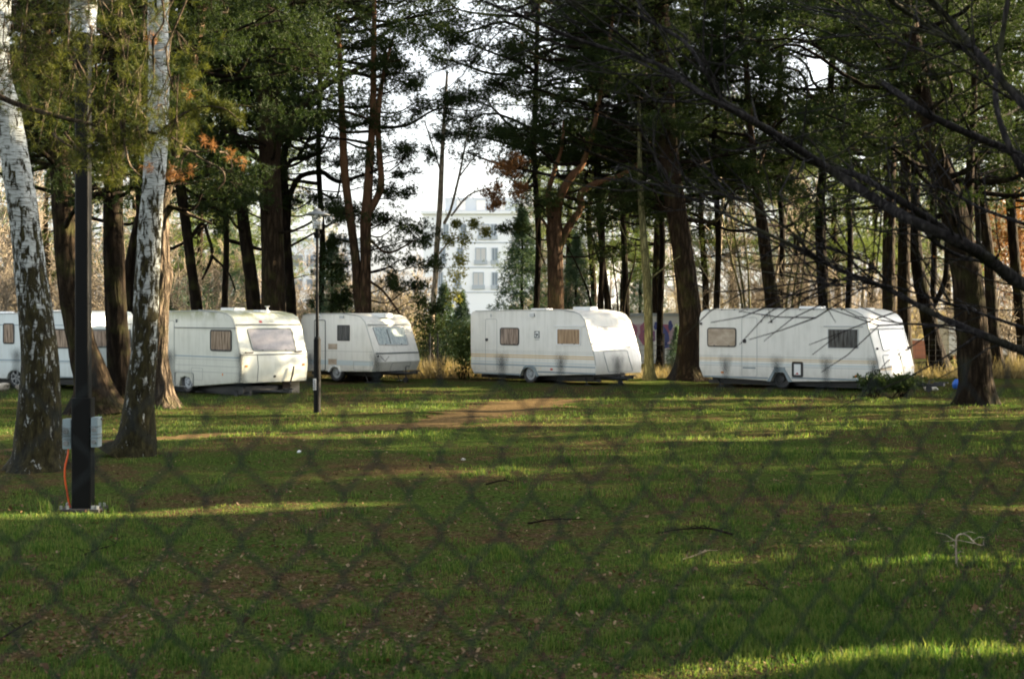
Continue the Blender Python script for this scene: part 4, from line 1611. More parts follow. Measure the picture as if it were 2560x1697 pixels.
# --- right caravan
c4 = Caravan('long white caravan with ochre stripes and number 4, at the right', 2199, 41.8, 39, 1747, [
    (1757, 942), (1747.5, 915), (1747.3, 860), (1748, 795), (1751, 782), (1760, 774.5), (1772, 771.6), (1900, 771.2), (2000, 770.9), (2099, 770.8), (2122, 773), (2140, 777.5),
    (2157, 786), (2168, 800), (2174, 826), (2191, 887), (2199, 921), (2198.5, 953), (1972, 954.5), (1961, 935), (1956, 931), (1939, 931), (1935, 935), (1926, 952.5)], width=2.5)
S = c4.side
c4.window(S, c4.rect(S, 1768.5, 819, 1841, 867), 'pane_beige', r=.1, fw=.035)
dr = c4.outline(S, c4.rect(S, 1854, 793, 1893, 942), 'door', r=.08, w=.016)
bm = bmesh.new(); a, b = c4.to_frame(S, 1862, 852.5); prism(bm, S, round_poly([(a - .05, b - .06), (a + .05, b - .06), (a + .05, b + .06), (a - .05, b + .06)], .03), 0, .03); bm_obj('handle', bm, M['rubber'], dr)
r_ = c4.rect(S, 1857, 917.5, 1889, 921); c4.poly(S, r_, 'step_vent', 'skirt', .012)
c4.window(S, c4.rect(S, 2070, 822, 2146, 871), 'pane_dark', frame='alu', r=.02, fw=.02)
r_ = c4.rect(S, 2060, 814.5, 2158, 817.5); c4.poly(S, r_, 'rain_gutter', 'alu', .03)
x0_, x1_ = .02, c4.x(2190)
for (py, hh, mt) in ((893, .020, 'orange'), (897.3, .016, 'orange'), (887.5, .008, 'soft_line'), (889.5, .006, 'soft_line')):
    zz = c4.z(1750, py) if py != 893 else c4.z(1750, 893)
    c4.strip(S, x0_, c4.L - .06, zz - hh, zz, 'stripe', mt, .004)
zz = c4.z(1750, 905); c4.strip(S, x0_, c4.L - .05, zz - .035, zz, 'stripe', 'faded_blue', .004)
zz = c4.z(1750, 911); c4.strip(S, x0_, c4.L - .03, zz - .012, zz, 'stripe', 'blueline', .006)
hb = c4.window(S, c4.rect(S, 1980, 904, 2008, 943), 'whiteplastic', r=.07, fw=.075, catches=False)
hb.name = 'service_hatch'
a, b = c4.to_frame(S, 1994, 933); bm = bmesh.new(); prism(bm, S, [(a - .07, b - .03), (a + .05, b - .03), (a, b + .03)], .01, .022); bm_obj('sticker', bm, M['red'], hb)
for px, py in ((1806, 930.6), (2141, 940)):
    a, b = c4.to_frame(S, px, py); c4.poly(S, round_poly([(a - .05, b - .028), (a + .05, b - .028), (a + .05, b + .028), (a - .05, b + .028)], .02), 'reflector', 'amber', .012)
al = c4.poly(S, round_poly(c4.rect(S, 1905, 784, 1921, 793), .02), 'awning_lamp', 'alu', .05)
c4.poly(S, c4.rect(S, 1908, 786, 1918, 791), 'lens', 'cover_white', .056, parent=al)
c4.text(S, 1903, 803.5, '4', .15, 'rubber', .15)
g = Geo(); p = [c4.on_side(1922, 772), c4.on_side(1926, 788), c4.on_side(1930, 803)]
tube(g, [[q[0], -.025 - .01 * i, q[1]] for i, q in enumerate(p)], .008, 4); tube(g, [[p[2][0], -.05, p[2][1] - .05], [p[2][0], -.05, p[2][1] + .02]], .03, 6)
g.obj('hanging_cable', M['rubber'], c4.root)
a, b = c4.to_frame(S, 1752, 809); c4.poly(S, [(a - .02, b - .04), (a + .05, b - .04), (a + .05, b + .04), (a - .02, b + .04)], 'side_lamp', 'rubber', .03)
c4.strip(S, c4.x(1760), c4.x(1920), c4.z(1760, 942) + .0, c4.z(1760, 942) + .05, 'skirt', 'skirt', .008)
c4.strip(S, c4.x(1979), c4.L - .02, c4.z(2190, 953) + .0, c4.z(2190, 953) + .05, 'skirt', 'skirt', .008)
arch = [c4.on_side(*q) for q in ((1918, 953), (1936, 922), (1962, 922), (1981, 954), (1972, 954), (1960, 930), (1938, 930), (1927, 953))]
bm = bmesh.new(); prism(bm, S, arch, -.01, .03); bm_obj('wheel_arch', bm, M['skirt'], c4.root)
a, b = c4.to_frame(S, 1949, 919.5); c4.poly(S, [(a - .19, b - .03), (a + .19, b - .03), (a + .19, b + .02), (a - .19, b + .02)], 'arch_cap', 'skirt', .02)
FR = c4.front((2191, 887), (2174, 826))
c4.window(FR, c4.fpoly(FR, ((2207, 877), (2290, 874), (2274, 822), (2194, 824))), 'pane_beige', frame='soft_line', r=.1, fw=.03)
FT = c4.front((2174, 826), (2168, 800))
c4.poly(FT, [(.05, .02), (c4.Wd - .05, .02), (c4.Wd - .05, .05), (.05, .05)], 'rain_gutter', 'panel_line', .02)
FL = c4.front((2199, 921), (2191, 887))
hf = c4.outline(FL, [(.38, -.38), (1.62, -.38), (1.62, .40), (.38, .40)], 'front_locker', mt='panel_line', r=.12, w=.022, h=.012)
for k_ in (.14, c4.Wd - .14):
    bm = bmesh.new(); cyl(bm, FR @ Vector((k_, .18, .02)), .035, .05, 'x', 12); bm_obj('marker_lamp', bm, M['rubber'], c4.root)
c4.strip(FL, .04, c4.Wd - .04, -.02, .0, 'stripe', 'orange', .003)
c4.strip(FL, .04, c4.Wd - .04, -.06, -.04, 'stripe', 'orange', .003)
c4.roof_rail(0.1, c4.x(2120), 11)
c4.side_trim(9, 17)
c4.hatch(1984, 772, .75); c4.hatch(2120, 772, .4, 'roof_vent', h=.04)
c4.xw = c4.x(1949); c4.wheel(1949, r=.30, y=.24, rim='rubber'); c4.chassis(1.25, jockey=True)  # hub coloured black to stand for the shade inside the wheel arch

# --- middle caravan
c3 = Caravan('white caravan with sunlit nose standing in the middle of the row', 1490, 45.2, 43, 1176, [
    (1184, 933), (1176.6, 916.5), (1175.9, 860), (1175.6, 791), (1179.5, 780), (1188.6, 775.9), (1300, 774.4), (1404, 773.3), (1437, 779.4), (1452, 786), (1463, 800.5), (1470, 824), (1488, 890.4),
    (1491, 914), (1489, 936.6), (1342.5, 939.5), (1335, 924), (1327, 918.5), (1314, 918.5), (1306, 925), (1300, 938.5)], width=2.35)
S = c3.side
dr = c3.outline(S, c3.rect(S, 1213.5, 797, 1242.6, 928), 'door', r=.08, w=.014)
bm = bmesh.new(); a, b = c3.to_frame(S, 1217.5, 849); cyl(bm, (a, -.02, b), .05, .05, 'y', 16); bm_obj('handle', bm, M['rubber'], dr)
c3.window(S, c3.rect(S, 1250.7, 819, 1298, 863), 'pane_brown', r=.1, fw=.035)
em = c3.poly(S, c3.rect(S, 1336, 827.7, 1349, 845), 'emblem', 'panel_line', .006)
bm = bmesh.new()
a0, b0 = c3.to_frame(S, 1336, 845); a1, b1 = c3.to_frame(S, 1349, 827.7)
for q in ([(.5, .62), (.95, .70), (.62, .95), (.2, .8)], [(.08, .3), (.35, .12), (.30, .55)], [(.45, .08), (.9, .2), (.62, .42)], [(.1, .6), (.3, .62), (.15, .85)], [(.7, .45), (.92, .4), (.9, .6)]):
    prism(bm, S, [(a0 + (a1 - a0) * x_, b0 + (b1 - b0) * y_) for x_, y_ in q], .003, .009)
bm_obj('emblem_mark', bm, M['whiteplastic'], em)
r_ = c3.rect(S, 1337, 848, 1348, 850); c3.poly(S, r_, 'caption_line', 'soft_line', .004)
c3.poly(S, round_poly(c3.rect(S, 1326, 783.4, 1337, 792), .02), 'awning_lamp', 'alu', .05)
c3.window(S, c3.rect(S, 1391.7, 820, 1452, 863), 'pane_tan', frame='whiteplastic', r=.03, fw=.04)
c3.poly(S, c3.rect(S, 1386, 813.5, 1461, 816.5), 'rain_gutter', 'whiteplastic', .03)
for (py, hh, mt) in ((883.5, .030, 'orange'), (888.3, .03, 'orange'), (874, .006, 'soft_line'), (878, .006, 'soft_line')):
    zz = c3.z(1178, py); c3.strip(S, .02, c3.L - .06, zz - hh, zz, 'stripe', mt, .004)
zz = c3.z(1178, 901); c3.strip(S, .02, c3.L - .04, zz - .03, zz, 'stripe', 'faded_blue', .004)
zz = c3.z(1178, 907); c3.strip(S, .02, c3.L - .03, zz - .045, zz, 'stripe', 'blueline', .006)
for px, py, mt in ((1198, 920, 'cover_white'), (1379, 923, 'red')):
    a, b = c3.to_frame(S, px, py); c3.poly(S, [(a - .05, b - .03), (a + .05, b - .03), (a + .05, b + .03), (a - .05, b + .03)], 'reflector', mt, .012)
c3.poly(S, c3.rect(S, 1347, 916, 1354, 925), 'vent', 'cover_white', .01)
a, b = c3.to_frame(S, 1228, 789); c3.poly(S, [(a - .03, b - .05), (a + .03, b - .05), (a + .03, b + .05), (a - .03, b + .05)], 'door_hook', 'alu', .02)
arch = [c3.on_side(*q) for q in ((1299, 942), (1310, 917), (1316, 913.5), (1330, 913.5), (1338, 918), (1347, 941), (1342, 941), (1334, 923), (1326, 918.5), (1315, 918.5), (1307, 924), (1301, 940))]
bm = bmesh.new(); prism(bm, S, arch, -.01, .03); bm_obj('wheel_arch', bm, M['skirt'], c3.root)
zz = c3.z(1184, 933); c3.strip(S, c3.x(1186), c3.x(1299), zz, zz + .05, 'skirt', 'skirt', .008)
zz = c3.z(1489, 936.6); c3.strip(S, c3.x(1344), c3.L - .03, zz, zz + .05, 'skirt', 'skirt', .008)
FR = c3.front((1488, 890.4), (1470, 824))
c3.window(FR, c3.fpoly(FR, ((1504, 868), (1583, 868), (1570, 816), (1492, 817))), 'cover_white', frame='soft_line', r=.05, fw=.025, catches=False)
Lf = math.dist(c3.on_side(1488, 890.4), c3.on_side(1470, 824))
c3.poly(FR, [(.04, Lf - .02), (c3.Wd - .04, Lf - .02), (c3.Wd - .04, Lf + .01), (.04, Lf + .01)], 'rain_gutter', 'soft_line', .02)
FL = c3.front((1491, 914), (1488, 890.4))
c3.outline(FR, [(.45, -.55), (1.7, -.55), (1.7, .16), (.45, .16)], 'front_locker', mt='soft_line', r=.06, w=.015, h=.012)
for k_ in (.16, c3.Wd - .16):
    c3.poly(FR, [(k_ - .12, .27), (k_ + .12, .27), (k_ + .12, .30), (k_ - .12, .30)], 'grab_handle', 'rubber', .04)
    bm = bmesh.new(); cyl(bm, FR @ Vector((k_ - .08 if k_ < 1 else k_ + .05, .42, .02)), .03, .05, 'x', 12); bm_obj('marker_lamp', bm, M['rubber'], c3.root)
c3.roof_rail(.1, c3.x(1437), 0)
c3.side_trim(7, 14)
c3.hatch(1405, 774, .75, h=.09); c3.hatch(1296, 775, .7, 'roof_dome', h=.05)
c3.xw = c3.x(1322); c3.wheel(1322); c3.chassis(.35, jockey=True)

# --- cream caravan
c2 = Caravan('cream caravan with mossy roof and big front window, behind the right birch', 602, 39.6, 45, 338, [
    (341, 962), (338, 930), (338, 800), (343, 783), (352, 779), (409.6, 777), (498, 775), (542, 778.5), (566, 784), (579, 792), (587, 811), (593, 843.6), (601, 888),
    (603.4, 917.5), (600.4, 957.5), (482, 966), (477.6, 954), (472, 944), (460, 941), (450.5, 945), (446.6, 966.5), ], body='caravan_cream', width=2.3)
S = c2.side
r_ = c2.rect(S, 362, 800.6, 436, 952)
dr = c2.outline(S, r_, 'door', mt='panel_line', r=.08, w=.012)
c2.window(S, c2.rect(S, 526.4, 824, 579.7, 878), 'pane_brown', r=.1, fw=.045)
zz = c2.z(436, 817.5); c2.strip(S, c2.x(437), c2.L - .22, zz - .025, zz, 'awning_rail', 'panel_line', .03)
for py, hh, mt in ((890, .035, 'blueline'), (898, .012, 'soft_line'), (914, .012, 'soft_line'), (929, .012, 'soft_line')):
    zz = c2.z(520, py); c2.strip(S, c2.x(437), c2.L - .07, zz - hh, zz, 'stripe', mt, .006)
c2.outline(S, c2.rect(S, 438, 929, 484, 966), 'wheel_housing', r=.1, w=.014, h=.03)
c2.outline(S, c2.rect(S, 478, 919, 507, 950), 'side_locker', r=.06, w=.01)
a, b = c2.to_frame(S, 556.7, 936); c2.poly(S, [(a - .02, b - .03), (a + .02, b - .03), (a + .02, b + .03), (a - .02, b + .03)], 'reflector', 'amber', .012)
c2.poly(S, c2.rect(S, 440, 798, 443, 806), 'door_hook', 'panel_line', .02)
FR = c2.front((601, 888), (587, 811))
c2.window(FR, c2.fpoly(FR, ((631.5, 878), (742, 878), (728, 820), (616, 821))), 'pane_grey', frame='panel_line', r=.1, fw=.04)
Lf = math.dist(c2.on_side(601, 888), c2.on_side(587, 811))
c2.poly(FR, [(.03, Lf - .03), (c2.Wd - .03, Lf - .03), (c2.Wd - .03, Lf + .0), (.03, Lf + .0)], 'rain_gutter', 'panel_line', .035)
c2.poly(FR, [(.0, -.01), (c2.Wd, -.01), (c2.Wd, .015), (.0, .015)], 'moulding', 'panel_line', .02)
for k_ in (.30, c2.Wd - .30):
    c2.poly(FR, [(k_ - .13, .045), (k_ + .13, .045), (k_ + .13, .085), (k_ - .13, .085)], 'grab_handle', 'rubber', .035)
FL = c2.front((603.4, 917.5), (601, 888))
F2 = c2.front((600.4, 957.5), (603.4, 917.5))
c2.strip(FL, .56, .575, -.02, .33, 'locker_seam', 'panel_line', .008)
c2.strip(F2, .56, .575, .02, .46, 'locker_seam', 'panel_line', .008)
for k_ in (.17, c2.Wd - .17):
    bm = bmesh.new(); cyl(bm, FL @ Vector((k_, .02, .01)), .035, .04, 'x', 12); bm_obj('marker_lamp', bm, M['amber'], c2.root)
bm = bmesh.new(); cyl(bm, F2 @ Vector((1.15, .16, .01)), .035, .04, 'x', 12); bm_obj('locker_lock', bm, M['rubber'], c2.root)
g = Geo(); tube(g, [F2 @ Vector((1.72, .45, .10)), F2 @ Vector((1.68, .2, .12)), F2 @ Vector((1.60, -.05, .14))], .028, 6); g.obj('brake_lever', M['rubber'], c2.root)
FT = c2.front((587, 811), (579, 792))
c2.poly(FT, [(.85, .05), (.95, .05), (.95, .13), (.85, .13)], 'badge', 'red', .006)
c2.text(FT, 676, 805, 'LORD', .09, 'soft_line')
c2.roof_rail(.1, c2.x(560), 0)
c2.side_trim(6, 15, mt='soft_line')
c2.hatch(498, 776, .7, h=.07); c2.hatch(545, 780, .3, 'roof_vent', h=.05, y=1.5)
bm = bmesh.new(); cyl(bm, (c2.L - .65, 1.35, 2.42), .03, .2, n=10); cyl(bm, (c2.L - .65, 1.35, 2.52), .07, .02, n=12); bm_obj('flue', bm, M['whiteplastic'], c2.root)
c2.xw = c2.x(465); c2.wheel(465, y=.14); c2.chassis(.55, jockey=False)

# --- small caravan
cb = Caravan('small white caravan with light blue curtains behind the slim lamp post', 937, 47.3, 38, 751, [
    (754, 926.4), (751.3, 900), (751.5, 799), (757, 787), (767.6, 783.5), (853, 783), (889, 787), (904, 793), (914, 805), (917, 812.5), (937.7, 885), (940.6, 905.7), (931.8, 929.3),
    (850.4, 928.8), (846, 919), (838, 915.5), (829.7, 917), (823.8, 927.9)])
S = cb.side
dr = cb.outline(S, cb.rect(S, 786, 799, 814.5, 926), 'door', mt='panel_line', r=.08, w=.03, h=.02)
cb.window(S, cb.rect(S, 844, 812.5, 874.5, 852), 'pane_dark', r=.03, fw=.03)
cb.poly(S, round_poly(cb.rect(S, 850, 789, 860, 796), .03), 'awning_lamp', 'alu', .04)
cb.poly(S, cb.rect(S, 821, 859, 843, 873), 'vent', 'pane_beige', .012)
cb.poly(S, cb.rect(S, 821, 897, 842, 911), 'vent', 'pane_beige', .012)
zz = cb.z(830, 900); cb.strip(S, .03, cb.L - .06, zz - .16, zz, 'stripe', 'faded_blue', .004)
zz = cb.z(830, 877); cb.strip(S, .03, cb.L - .1, zz - .01, zz, 'stripe', 'soft_line', .006)
cb.outline(S, cb.rect(S, 884, 903, 926, 925), 'side_locker', r=.03, w=.015, h=.01)
pl = cb.poly(S, cb.rect(S, 797.5, 787, 804.5, 798), 'number_plate', 'whiteplastic', .03)
t_ = cb.text(S, 801, 792.5, '4', .12, 'rubber'); t_.location = t_.location + Vector((0, -.03, 0))
arch = [cb.on_side(*q) for q in ((821, 929), (828, 915.5), (838, 913), (848, 916), (853, 929.5), (850, 929.5), (846, 919), (838, 915.5), (830, 917), (824, 929))]
bm = bmesh.new(); prism(bm, S, arch, -.01, .03); bm_obj('wheel_arch', bm, M['whiteplastic'], cb.root)
FR = cb.front((937.7, 885), (917, 812.5))
cb.window(FR, cb.fpoly(FR, ((947, 863), (1021, 863), (1010, 817), (930, 817))), 'pane_pale', frame='alu', r=.07, fw=.03)
a0, b0 = cb.to_frame(FR, 978, 865); cb.poly(FR, [(a0 - .02, b0 + .08), (a0 + .02, b0 + .08), (a0 + .02, b0 + .6), (a0 - .02, b0 + .6)], 'window_post', 'panel_line', .024)
Lf = math.dist(cb.on_side(937.7, 885), cb.on_side(917, 812.5))
cb.poly(FR, [(.03, Lf - .02), (cb.Wd - .03, Lf - .02), (cb.Wd - .03, Lf + .02), (.03, Lf + .02)], 'rain_gutter', 'soft_line', .03)
cb.poly(FR, [(.03, -.01), (cb.Wd - .03, -.01), (cb.Wd - .03, .035), (.03, .035)], 'moulding', 'panel_line', .02)
FL = cb.front((940.6, 905.7), (937.7, 885))
F2 = cb.front((931.8, 929.3), (940.6, 905.7))
cb.outline(F2, [(.8, .0), (1.75, .0), (1.75, .33), (.8, .33)], 'front_locker', r=.08, w=.012, h=.01)
g = Geo(); tube(g, [FL @ Vector((.2, .2, .03)), FL @ Vector((.4, .02, .04)), FL @ Vector((.62, .18, .03))], .01, 4); g.obj('cable', M['rubber'], cb.root)
bm = bmesh.new(); cyl(bm, FL @ Vector((.12, .2, .01)), .035, .04, 'x', 12); bm_obj('marker_lamp', bm, M['rubber'], cb.root)
FT = cb.front((917, 812.5), (904, 793))
cb.text(FT, 996, 805.5, 'ADRIA', .15, 'faded_blue')
cb.text(FT, 932, 806, 'A', .12, 'red'); cb.text(FT, 938, 806, 'A', .12, 'faded_blue')
cb.roof_rail(.1, cb.x(889), 0)
cb.side_trim(5, 13)
cb.hatch(900, 788, .6, h=.12)
cb.xw = cb.x(837); cb.wheel(837); cb.chassis(.7, jockey=True)

# --- far left caravan
c1 = Caravan('bluish white caravan with alloy wheels cut off by the left edge', 214, 42.7, 28, -240, [
    (-238, 940), (-240, 880), (-240, 800), (-234, 789), (-220, 786), (0, 783), (130, 779), (185, 777.5), (199, 780), (206, 789), (210, 812), (215, 880), (217, 920), (214, 943),
    (57, 947), (52, 934), (46, 928), (36, 925.5), (26, 928), (20, 934), (16, 947)], body='caravan_blue')
S = c1.side
c1.window(S, c1.rect(S, 8.5, 808, 36, 859.5), 'pane_brown', r=.08, fw=.035)
c1.window(S, c1.rect(S, 126, 822, 202, 871), 'pane_brown', r=.06, fw=.04)
c1.window(S, c1.rect(S, -150, 815, -60, 865), 'pane_grey', r=.08, fw=.035)
for py, hh in ((811, .03), (898, .05)):
    zz = c1.z(20, py); c1.strip(S, .03, c1.L - .05, zz - hh, zz, 'stripe', 'blueline', .006)
zz = c1.z(20, 904); c1.strip(S, .03, c1.L - .05, zz - .012, zz, 'stripe', 'soft_line', .005)
zz = c1.z(180, 944); c1.strip(S, c1.x(58), c1.L - .05, zz, zz + .03, 'skirt', 'skirt', .006)
FR = c1.front((215, 880), (210, 812))
c1.window(FR, c1.fpoly(FR, ((220, 870), (330, 868), (326, 823), (216, 823))), 'pane_brown', frame='panel_line', r=.06, fw=.05)
Lf = math.dist(c1.on_side(215, 880), c1.on_side(210, 812))
c1.poly(FR, [(.04, Lf + .0), (c1.Wd - .04, Lf + .0), (c1.Wd - .04, Lf + .03), (.04, Lf + .03)], 'rain_gutter', 'soft_line', .02)
c1.roof_rail(.1, c1.x(185), 0)
c1.side_trim(6, 14)
c1.hatch(60, 781, .6); c1.hatch(-60, 784, .6)
c1.xw = c1.x(37); c1.wheel(37, r=.33, spokes=6); c1.chassis(1.0)


# ------------------------------------------------------------------ lamp posts
def lamp_post(label, px, py, H, zb, sc=1.0, big=False):
    g0 = G(px, py)
    root = empty('lamp_post', g0)
    tagp(root, label, 'lamp post')
    steel = M['post_metal']
    bm = bmesh.new()
    rb, ru = (.118 * sc, .078 * sc)
    if big:
        prism(bm, Matrix.Identity(4), round_poly([(-.115, -.10), (.115, -.10), (.115, .10), (-.115, .10)], .03), 0, zb)
        bm_obj('base_column', bm, steel, root)
        bm = bmesh.new()
        prism(bm, Matrix.Identity(4), round_poly([(-.08, -.08), (.085, -.08), (.085, .08), (-.08, .08)], .03), zb, H)
        bm_obj('pole', bm, steel, root)
        bm = bmesh.new(); box(bm, -.26, .24, -.2, .2, -.03, .035)
        fl = bm_obj('base_plate', bm, M['rust_plate'], root)
        bm = bmesh.new()
        for ax in (-.22, -.14, .16, .21):
            for ay in (-.15, .12): cyl(bm, (ax, ay, .05), .022, .05, n=6)
        bm_obj('bolts', bm, M['alu'], fl)
    else:
        cyl(bm, (0, 0, zb / 2 - .02), rb * .72, zb + .04, n=20)
        bmesh.ops.create_cone(bm, cap_ends=True, segments=20, radius1=rb * .72, radius2=ru * .52, depth=.07, matrix=Matrix.Translation((0, 0, zb + .035)))
        bm_obj('base_column', bm, steel, root, False)
        bm = bmesh.new(); cyl(bm, (0, 0, (zb + H) / 2), ru * .50, H - zb, n=16, r2=ru * .42)
        bm_obj('pole', bm, steel, root)
        bm = bmesh.new(); box(bm, -.085, -.012, -.10, -.085, .55, .82)
        st = bm_obj('sticker', bm, M['whiteplastic'], root)
        bm = bmesh.new()
        for k_ in range(5): box(bm, -.075 + .004 * k_, -.03, -.104, -.101, .58 + .045 * k_, .60 + .045 * k_)
        bm_obj('sticker_print', bm, M['rubber'], st)
    s_ = 1.0 if not big else 1.25
    bm = bmesh.new()
    cyl(bm, (0, 0, H + .05), .07 * s_, .10, n=20, r2=.09 * s_); cyl(bm, (0, 0, H + .16), .055 * s_, .14, n=20)
    hd = bm_obj('lamp_head', bm, steel, root)
    z0 = H + .22
    bm = bmesh.new(); cyl(bm, (0, 0, z0 + .17 * s_), .105 * s_, .34 * s_, n=28, r2=.14 * s_)
    gl = bm_obj('lamp_glass', bm, M['lamp_glass'], root, True)
    bm = bmesh.new()
    for k_ in range(4):
        t = PI / 4 + PI / 2 * k_
        cyl(bm, (.13 * s_ * math.cos(t), .13 * s_ * math.sin(t), z0 + .17 * s_), .007, .34 * s_, n=6)
    for k_ in range(4): cyl(bm, (0, 0, z0 + (.12 + .05 * k_) * s_), .075 * s_, .008, n=20)
    bm_obj('lamp_ribs', bm, M['alu'], gl)
    bm = bmesh.new()
    rz = [(0.0, .12), (.07, .115), (.10, .06), (.21, .02), (.305, -.025), (.298, -.04), (.12, -.01), (0, .0)]
    th = 32
    V = [[bm.verts.new((r * s_ * math.cos(2 * PI * i / th), r * s_ * math.sin(2 * PI * i / th), z0 + .36 * s_ + z * s_)) for i in range(th)] for r, z in rz if r > 0]
    for a_, b_ in zip(V[:-1], V[1:]):
        for i in range(th): bm.faces.new([a_[i], a_[(i + 1) % th], b_[(i + 1) % th], b_[i]])
    bm.faces.new(V[0]); bm.faces.new(V[-1][::-1])
    bm_obj('lamp_shade', bm, M['alu_dull'], root, True)
    return root, g0


M['post_metal'] = mat('post_paint', (.004, .0045, .0045), .5, Specular_IOR_Level=.12)
M['rust_plate'] = mat('base_plate_metal', (.045, .040, .034), .8)
M['alu_dull'] = mat('weathered_aluminium', (.17, .18, .18), .5, Metallic=.3)
M['lamp_glass'] = mat('lamp_glass', (.86, .90, .92), .12, Transmission_Weight=.75, IOR=1.2)
lamp_post('slim black lamp post with disc shade in front of the small caravan', 793, 1027, 4.15, 1.75)
root, g0 = lamp_post('thick black lamp post with electric boxes near the left birches', 208, 1268, 5.45, 1.34, big=True)
# electric boxes and the orange cable on the left post
M['box_grey'] = mat('box_grey', (.20, .26, .28), .6)
M['cable_orange'] = mat('orange_cable', (.75, .10, .02), .45)


def power_box(x0, x1, zt, zb_, label, cable=False):
    """socket box strapped to the lamp post"""
    r_ = empty('power_box', (g0[0] + (x0 + x1) / 2, g0[1], g0[2] + zb_))
    tagp(r_, label, 'electric box')
    h = zt - zb_
    w = (x1 - x0) / 2
    bm = bmesh.new()
    fs = prism(bm, Matrix.Identity(4), round_poly([(-w, -.10), (w, -.10), (w, .08), (-w, .08)], .02), 0, h)
    bm_obj('casing', bm, M['box_grey'], r_)
    bm = bmesh.new()
    for k_ in (.30, .42, .68): box(bm, -w - .004, w + .004, -.104, .06, h * k_, h * k_ + .010)
    bm_obj('lid_seams', bm, M['panel_line'], r_)
    for k_ in (.12, .52):
        bm = bmesh.new(); cyl(bm, (0, -.115, h * (k_ + .07)), w * .62, .04, 'y', 16)
        bm_obj('socket', bm, M['alu_dull'], r_)
    bm = bmesh.new(); box(bm, -w - .01, w + .01, .02, .085, h * .9, h * .96)
    bm_obj('strap', bm, M['rust_plate'], r_)


power_box(-.185 - .035, -.118, 1.09, .74, 'grey socket box on the left face of the thick lamp post')
power_box(.118, .118 + .085, 1.11, .76, 'grey socket box on the right face of the thick lamp post')
g = Geo()
cp = np.array([[-.17, -.02, .74], [-.165, -.06, .66], [-.20, -.05, .52], [-.205, -.04, .38], [-.19, -.02, .25], [-.17, .0, .10], [-.15, .03, .0]])
P_, r_ = smooth_path(cp, [.011] * 7, 5)
tube(g, P_, .011, 8)
o = g.obj('cable', M['cable_orange'], None, True); o.location = tuple(g0)
tagp(o, 'orange cable hanging from the socket box beside the thick lamp post', 'cable')


# ------------------------------------------------------------------ chain link fence in front of the camera
def fence():
    d0 = 1.434
    P0 = np.array([-.135 * d0, d0]); P1 = np.array([.2006 * d0, 1.15 * d0])
    u = (P1 - P0) / np.linalg.norm(P1 - P0)
    zt0, zt1 = 2.3 - 160 / F * d0, 2.3 - 162 / F * 1.15 * d0
    sl_ = (zt1 - zt0) / np.linalg.norm(P1 - P0)
    g = Geo()
    sw, sh, r = .070, .081, .0016
    a0 = -2.6
    ncol, nrow = 110, 27
    for i in range(ncol * 2):
        # one woven wire: a zigzag running down the fence, hooked into its neighbours
        pts = []
        for k_ in range(nrow * 2 + 1):
            out = (k_ + i) % 2
            a = a0 + (i + out) * sw / 2 + (.0015 if out else -.0015)
            z = zt0 + sl_ * a - k_ * sh / 2
            if z < 0: break
            off = .0022 * (1 if out else -1)
            for dz in (.0035, -.0035):
                pts.append([P0[0] + u[0] * a - u[1] * off, P0[1] + u[1] * a + u[0] * off, z + dz])
        g_p = np.array(pts)
        g_p = np.vstack([g_p[0] + [.004 * (-1) ** i, 0, .022], g_p])
        tube(g, g_p, r, 5)
    m = mat('fence_wire', (.014, .018, .019), .8, Specular_IOR_Level=.1)
    o = g.obj('chain_link_fence', m, None)
    tagp(o, 'dark chain link fence blurred in front of the lawn', 'fence')


fence()


